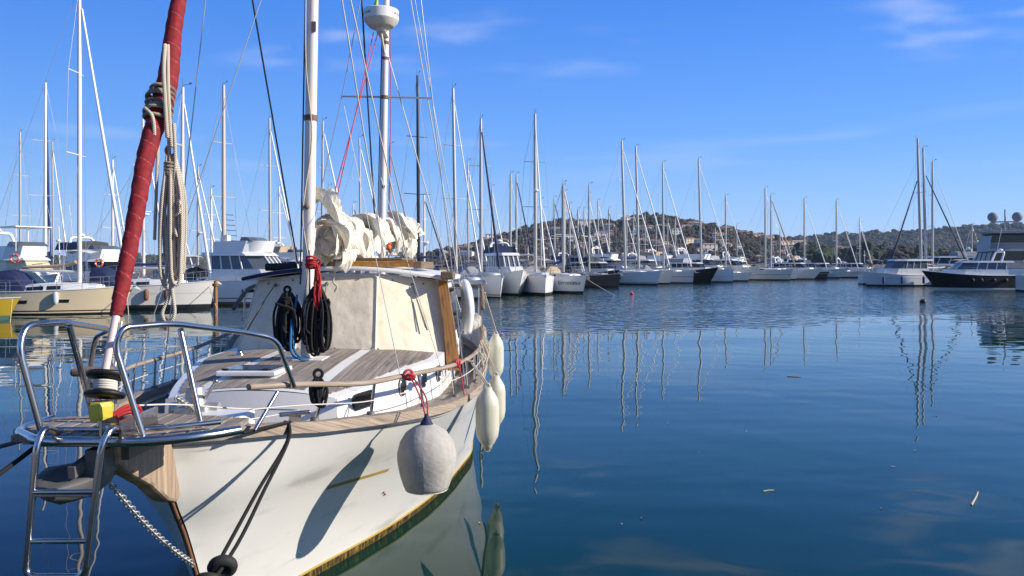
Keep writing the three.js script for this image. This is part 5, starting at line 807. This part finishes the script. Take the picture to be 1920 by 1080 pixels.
[[-4.5, -84, 13.3], [-2.6, -104, 12.6], [-0.2, -93, 13], [0.5, -98, 13.5], [3.8, -107, 11.2], [5.5, -88, 11.1], [6.5, -101, 11.7], [10.3, -128, 11.4], [11.8, -134, 11.9], [11.6, -122, 13.2], [13.6, -128, 12.8], [16.2, -136, 12.1], [22.3, -150, 12.5], [25.5, -156, 12.5], [28.5, -161, 12.3], [31.9, -167, 12.1], [34.5, -172, 12.5], [6, -114, 12], [8.5, -120, 11.6], [40, -160, 10], [77, -180, 13], [79.5, -186, 12.2], [95, -168, 11], [20, -142, 11], [47, -170, 11], [60, -182, 10.5]].sort(byView).forEach(([x, z, mastH], i) => {
  const rr = rng(300 + i), L = 8.6;
  sailboat('sailing_boat', `small sailing boat behind the middle row, ${NTH[i]} of its grey masts from the left`, x, z, MID - 0.1 + (rr() - 0.5) * 0.08, { L, beam: 2.8, mastH, mastR: 0.10 + 0.04 * rr(), furl: rr() > 0.4 ? M.white : rr() > 0.5 ? M.navy : null, cover: [M.navy, M.offwhite, M.greyCloth, M.black][Math.floor(rr() * 4)], plain: true, leanX: (rr() - 0.5) * 0.03, spreaders: [0.46] }, 'small sailing boats behind the middle row');
});
[[14.5, -121], [21, -128.5], [25.5, -136], [38.5, -150], [43, -155], [58.5, -175], [66, -186], [9, -113]].sort(byView).forEach(([x, z], i) => { const rr = rng(700 + i); yacht('motor_yacht', `white motor yacht behind the middle row of sloops, ${NTH[i]} of these from the left`, x, z, MID - 0.1, { L: 9.5, beam: 3.4, free: 1.7, tiers: 1 + (i % 2), houseH: 1.6 + 0.4 * rr(), canopy: [M.navy, null, M.greyCloth, M.tan][i % 4], glass: i % 3 ? M.glass : M.smoke, hull: i % 3 ? M.whiteGloss : M.offwhite }, 'motor yachts behind the middle row'); });
// --- the group at the right
const RGT = Math.PI - 0.12;
{
  const { g } = yacht('catamaran', 'low white motor catamaran with blue fenders at the end of the right moorings', 47.6, -101, Math.PI + 0.05, { L: 8.6, beam: 4, free: 1.35, tiers: 1, houseH: 2.0, boot: M.bootBlack, bootTop: 0.2, stripe: M.greyHull, stripeAt: 0.95, glass: M.smoke, arch: false, rake: 0.08, x0: 0.42, x1: 0.12 });
  for (const x of [-2.4, 0.3, 2.6]) { const w = g.localToWorld(V(x, 0.5, 0)); const f = put('fender', lathe([[0.001, 0], [0.12, 0.06], [0.15, 0.2], [0.15, 0.75], [0.1, 0.9], [0.001, 0.95]], 12).translate(w.x, 0.3, w.z + 2.35), M.blueFurl); tag(f, `dark blue fender on the catamaran side, ${x < -1 ? 'nearest the black yacht' : x < 1 ? 'the middle one' : 'farthest from the black yacht'}`, 'fender', 'blue fenders on the catamaran'); }
}
{
  const { g, h } = yacht('sports_yacht', 'black-hulled sports yacht with white superstructure in the right moorings', 47.4, -84.5, RGT, { L: 9.2, beam: 3.6, free: 1.55, rise: 0.3, hull: M.black, boot: M.offwhite, bootTop: 0.26, houseH: 1.5, glass: M.smoke, tiers: 1, screenPosts: true, deck: M.white, toe: M.white, x0: 0.38, x1: 0.16, archX: -2.6 });
  [0.2, 0.33, 0.47, 0.56].forEach((q, i) => { const [x, b] = h.at(q, 1.2), w = g.localToWorld(V(x, 1.05, -(b + 0.16))); const f = put('fender', ball(0.2, 0, 0, 0, 12).scale(1, 1.15, 1).translate(w.x, w.y, w.z), M.rubber); tag(f, `black ball fender on the black sports yacht, number ${['one', 'two', 'three', 'four'][i]} from the stern`, 'fender', 'ball fenders on the black yacht'); });
}
{
  const { g, y } = yacht('superyacht', 'three-decked yacht with two satellite domes at the right edge', 56.2, -94.3, 1.35, { L: 13, beam: 6.2, free: 2.2, tiers: 3, houseH: 2.2, x0: 0.40, x1: 0.18, house: mat([0.30, 0.30, 0.31], 0.4), canopy: null, arch: false, overA: 1.6 });
  put('mast_beam', [line(V(-2.6, y, 0), V(-2.6, y + 2.6, 0), 0.09, 8), line(V(-2.6, y + 1.2, -1.4), V(-2.6, y + 1.2, 1.4), 0.08, 8), box(2.4, 0.12, 3.6, -2.4, y + 0.15, 0)], M.mastGrey, g);
  for (const s of [1, -1]) put('satellite_dome', ball(0.55, -2.6, y + 1.75, s * 1.25, 18), M.greyCloth, g);
  put('awning', [box(5, 0.08, 5, -4.5, y - 0.1, 0, 0, 0, 0.04)], M.greyCloth, g);
}
yacht('motor_yacht', 'white-bowed yacht cut off by the right edge below the three-decked yacht', 50.6, -76, -1.75, { L: 9, beam: 3.2, free: 1.6, tiers: 1, boot: M.bootBlue, glass: M.smoke });
yacht('motor_yacht', 'grey-tented motor yacht behind the black sports yacht', 61, -117, RGT, { L: 14, beam: 4.4, free: 2.0, tiers: 1, houseH: 1.9, house: M.greyHull, canopy: M.greyCloth });
sailboat('sailing_yacht', 'tall sloop with dark furled sail slanting left in the right moorings', 52.1, -103.5, Math.PI + 0.3, { L: 13.5, beam: 3.8, mastH: 18.7, mastR: 0.18, leanX: 0.035, furl: M.navy, furlR: 0.12, fore: 0.72, spreaders: [0.3, 0.6] });
sailboat('sailing_yacht', 'tall sloop with dark green furled sail slanting right in the right moorings', 54.7, -107.5, -0.2, { L: 14, beam: 3.8, mastH: 18.1, mastR: 0.17, leanX: -0.02, furl: M.dkGreenFurl, furlR: 0.12, fore: 0.82 });
sailboat('sailing_yacht', 'sloop with pale furled sail behind the two tall sloops of the right moorings', 57.9, -112, -0.15, { L: 13, mastH: 16.9, mastR: 0.15, furl: M.white, furlR: 0.06 });
// floating pontoons that the rows lie to
struct('pontoon', [[-36, -50, -60, -30], [-38, -72, -90, -40], [-14, -74, -20, 0], [4, -112, -20, 0], [36, -150, -60, 0], [66, -180, -20, 0]].map(([x, z]) => box(2.2, 0.5, 26, x, 0.22, z, 0, -0.75)), M.pontoon);
// piles the moorings are tied to at the left
for (const [x, z, l] of [[-17.2, -47.2, 'wooden mooring pile between the white sloop and the trawler yacht']]) { const p = put('mooring_pile', [cyl(0.11, 0.13, 2.6, 12, x, 0.4, z), torus(0.15, 0.04, x, 1.5, z, 1.57), torus(0.15, 0.04, x, 1.4, z, 1.5)], M.oak); tag(p, l, 'pile'); }
{ const lines = [[-23.6, 1.0, -38.4, -22.6, -36.6, 'yellow mooring line slanting down from the bow of the yellow boat', M.yellowRope], [-20.8, 1.2, -43.9, -19.6, -41.6, 'pale mooring line off the bow of the cream yacht', M.rope], [-18.2, 1.3, -48.9, -16.6, -46.0, 'pale mooring line off the bow of the white sloop', M.rope], [6.6, 1.4, -72.6, 9.0, -69.5, 'mooring line off the bow of the lettered boat', M.rope]];
  for (const [x, y, z, x2, z2, l, m] of lines) tag(put('mooring_line', sweep(sag(V(x, y, z), V(x2, -0.1, z2), 0.05, 8), 0.022, 5), m), l, 'mooring line'); }
// lifebuoys
for (const [x, y, z, l] of [[-30.8, 3.0, -50.4, 'orange lifebuoy hung on the white flybridge cruiser behind the yellow boat'], [-29.5, 2.75, -58.1, 'orange lifebuoy on the motor yacht behind the cream yacht']]) { const b = thing('lifebuoy', l, 'lifebuoy', [x, y, z]); put('ring', new THREE.TorusGeometry(0.25, 0.07, 10, 24), M.orange, b); for (let i = 0; i < 4; i++) put('band', new THREE.TorusGeometry(0.25, 0.074, 10, 4, 0.35).rotateZ(i * 1.571), M.white, b); }
// fenders hung along the two left yachts
for (const [b, q, m, l] of [[creamYacht, 0.62, M.greyHull, 'grey fender on the cream yacht'], [whiteSloop, 0.62, M.bootBrown, 'dark fender on the white sloop nearer its stern'], [whiteSloop, 0.74, M.bootBrown, 'dark fender on the white sloop nearer its bow']]) { const [x, w] = b.h.at(q, 0.9), c = b.g.localToWorld(V(x, 0.85, w + 0.12)); tag(put('fender', lathe([[0.001, -0.35], [0.1, -0.3], [0.14, -0.15], [0.14, 0.2], [0.08, 0.33], [0.001, 0.36]], 12).translate(c.x, c.y, c.z), m), l, 'fender', 'fenders on the left yachts'); }
console.log('boats');
// ------------------------------------------------------------------ small things afloat
{
  const onWater = (u, v) => { const D = EYE * 1525 / (v - 497); return [(u - 960) / 1525 * D, -D]; };
  const twig = (x, z, len, ang, r, label) => tag(put('floating_stick', sweep(curve([V(x - Math.cos(ang) * len / 2, 0.006, z + Math.sin(ang) * len / 2), V(x + 0.01, 0.012, z), V(x + Math.cos(ang) * len / 2, 0.006, z - Math.sin(ang) * len / 2)], 8), (t) => r * (1.1 - 0.5 * t), 6), M.rope), label, 'stick', 'drifting twigs and leaves');
  twig(5.15, -9.05, 0.62, 0.95, 0.011, 'pale reed stem floating alone in the open water'); twig(6.55, -18.9, 0.3, -0.4, 0.012, 'short dark twig floating on the smooth water'); twig(2.95, -9.35, 0.14, 0.3, 0.007, 'tiny pale twig floating on the dark water');
  const R = rng(88);
  for (let i = 0; i < 11; i++) {
    const D = 6.6 + 16 * R() * R(), x = lerp(-0.1, 0.55, R()) * D, s = 0.008 + 0.014 * R();
    const g = new THREE.CircleGeometry(s, 7); const p = g.attributes.position; for (let k = 0; k < p.count; k++) p.setXYZ(k, p.getX(k) * 1.7, p.getY(k) * 0.7, 0.15 * p.getX(k) ** 2 / s + 0.005); g.rotateX(-Math.PI / 2); g.rotateY(R() * 6); g.computeVertexNormals();
    const leaf = put('floating_leaf', g.translate(x, 0.004, -D), [M.tan, M.rope, M.deadwood][i % 3]); tag(leaf, 'small fallen leaf drifting on the open water', 'leaf', 'drifting leaves');
  }
  const b = thing('mooring_buoy', 'small dark mooring buoy alone on the water before the black yacht', 'buoy', [28.3, 0, -56]); put('float', ball(0.22, 0, 0.1, 0, 14).scale(1, 0.85, 1), M.black, b); put('ring', torus(0.06, 0.018, 0, 0.3, 0), M.galv, b);
  const rd = thing('mooring_buoy', 'small red mooring buoy off the bow of the lettered boat', 'buoy', [10.6, 0, -72]); put('float', ball(0.18, 0, 0.08, 0, 14).scale(1, 0.85, 1), mat([0.5, 0.03, 0.02], 0.5), rd); put('ring', torus(0.05, 0.016, 0, 0.25, 0), M.galv, rd);
}
console.log('done');
renderer.setSize(1024, 576);
renderer.render(scene, camera);
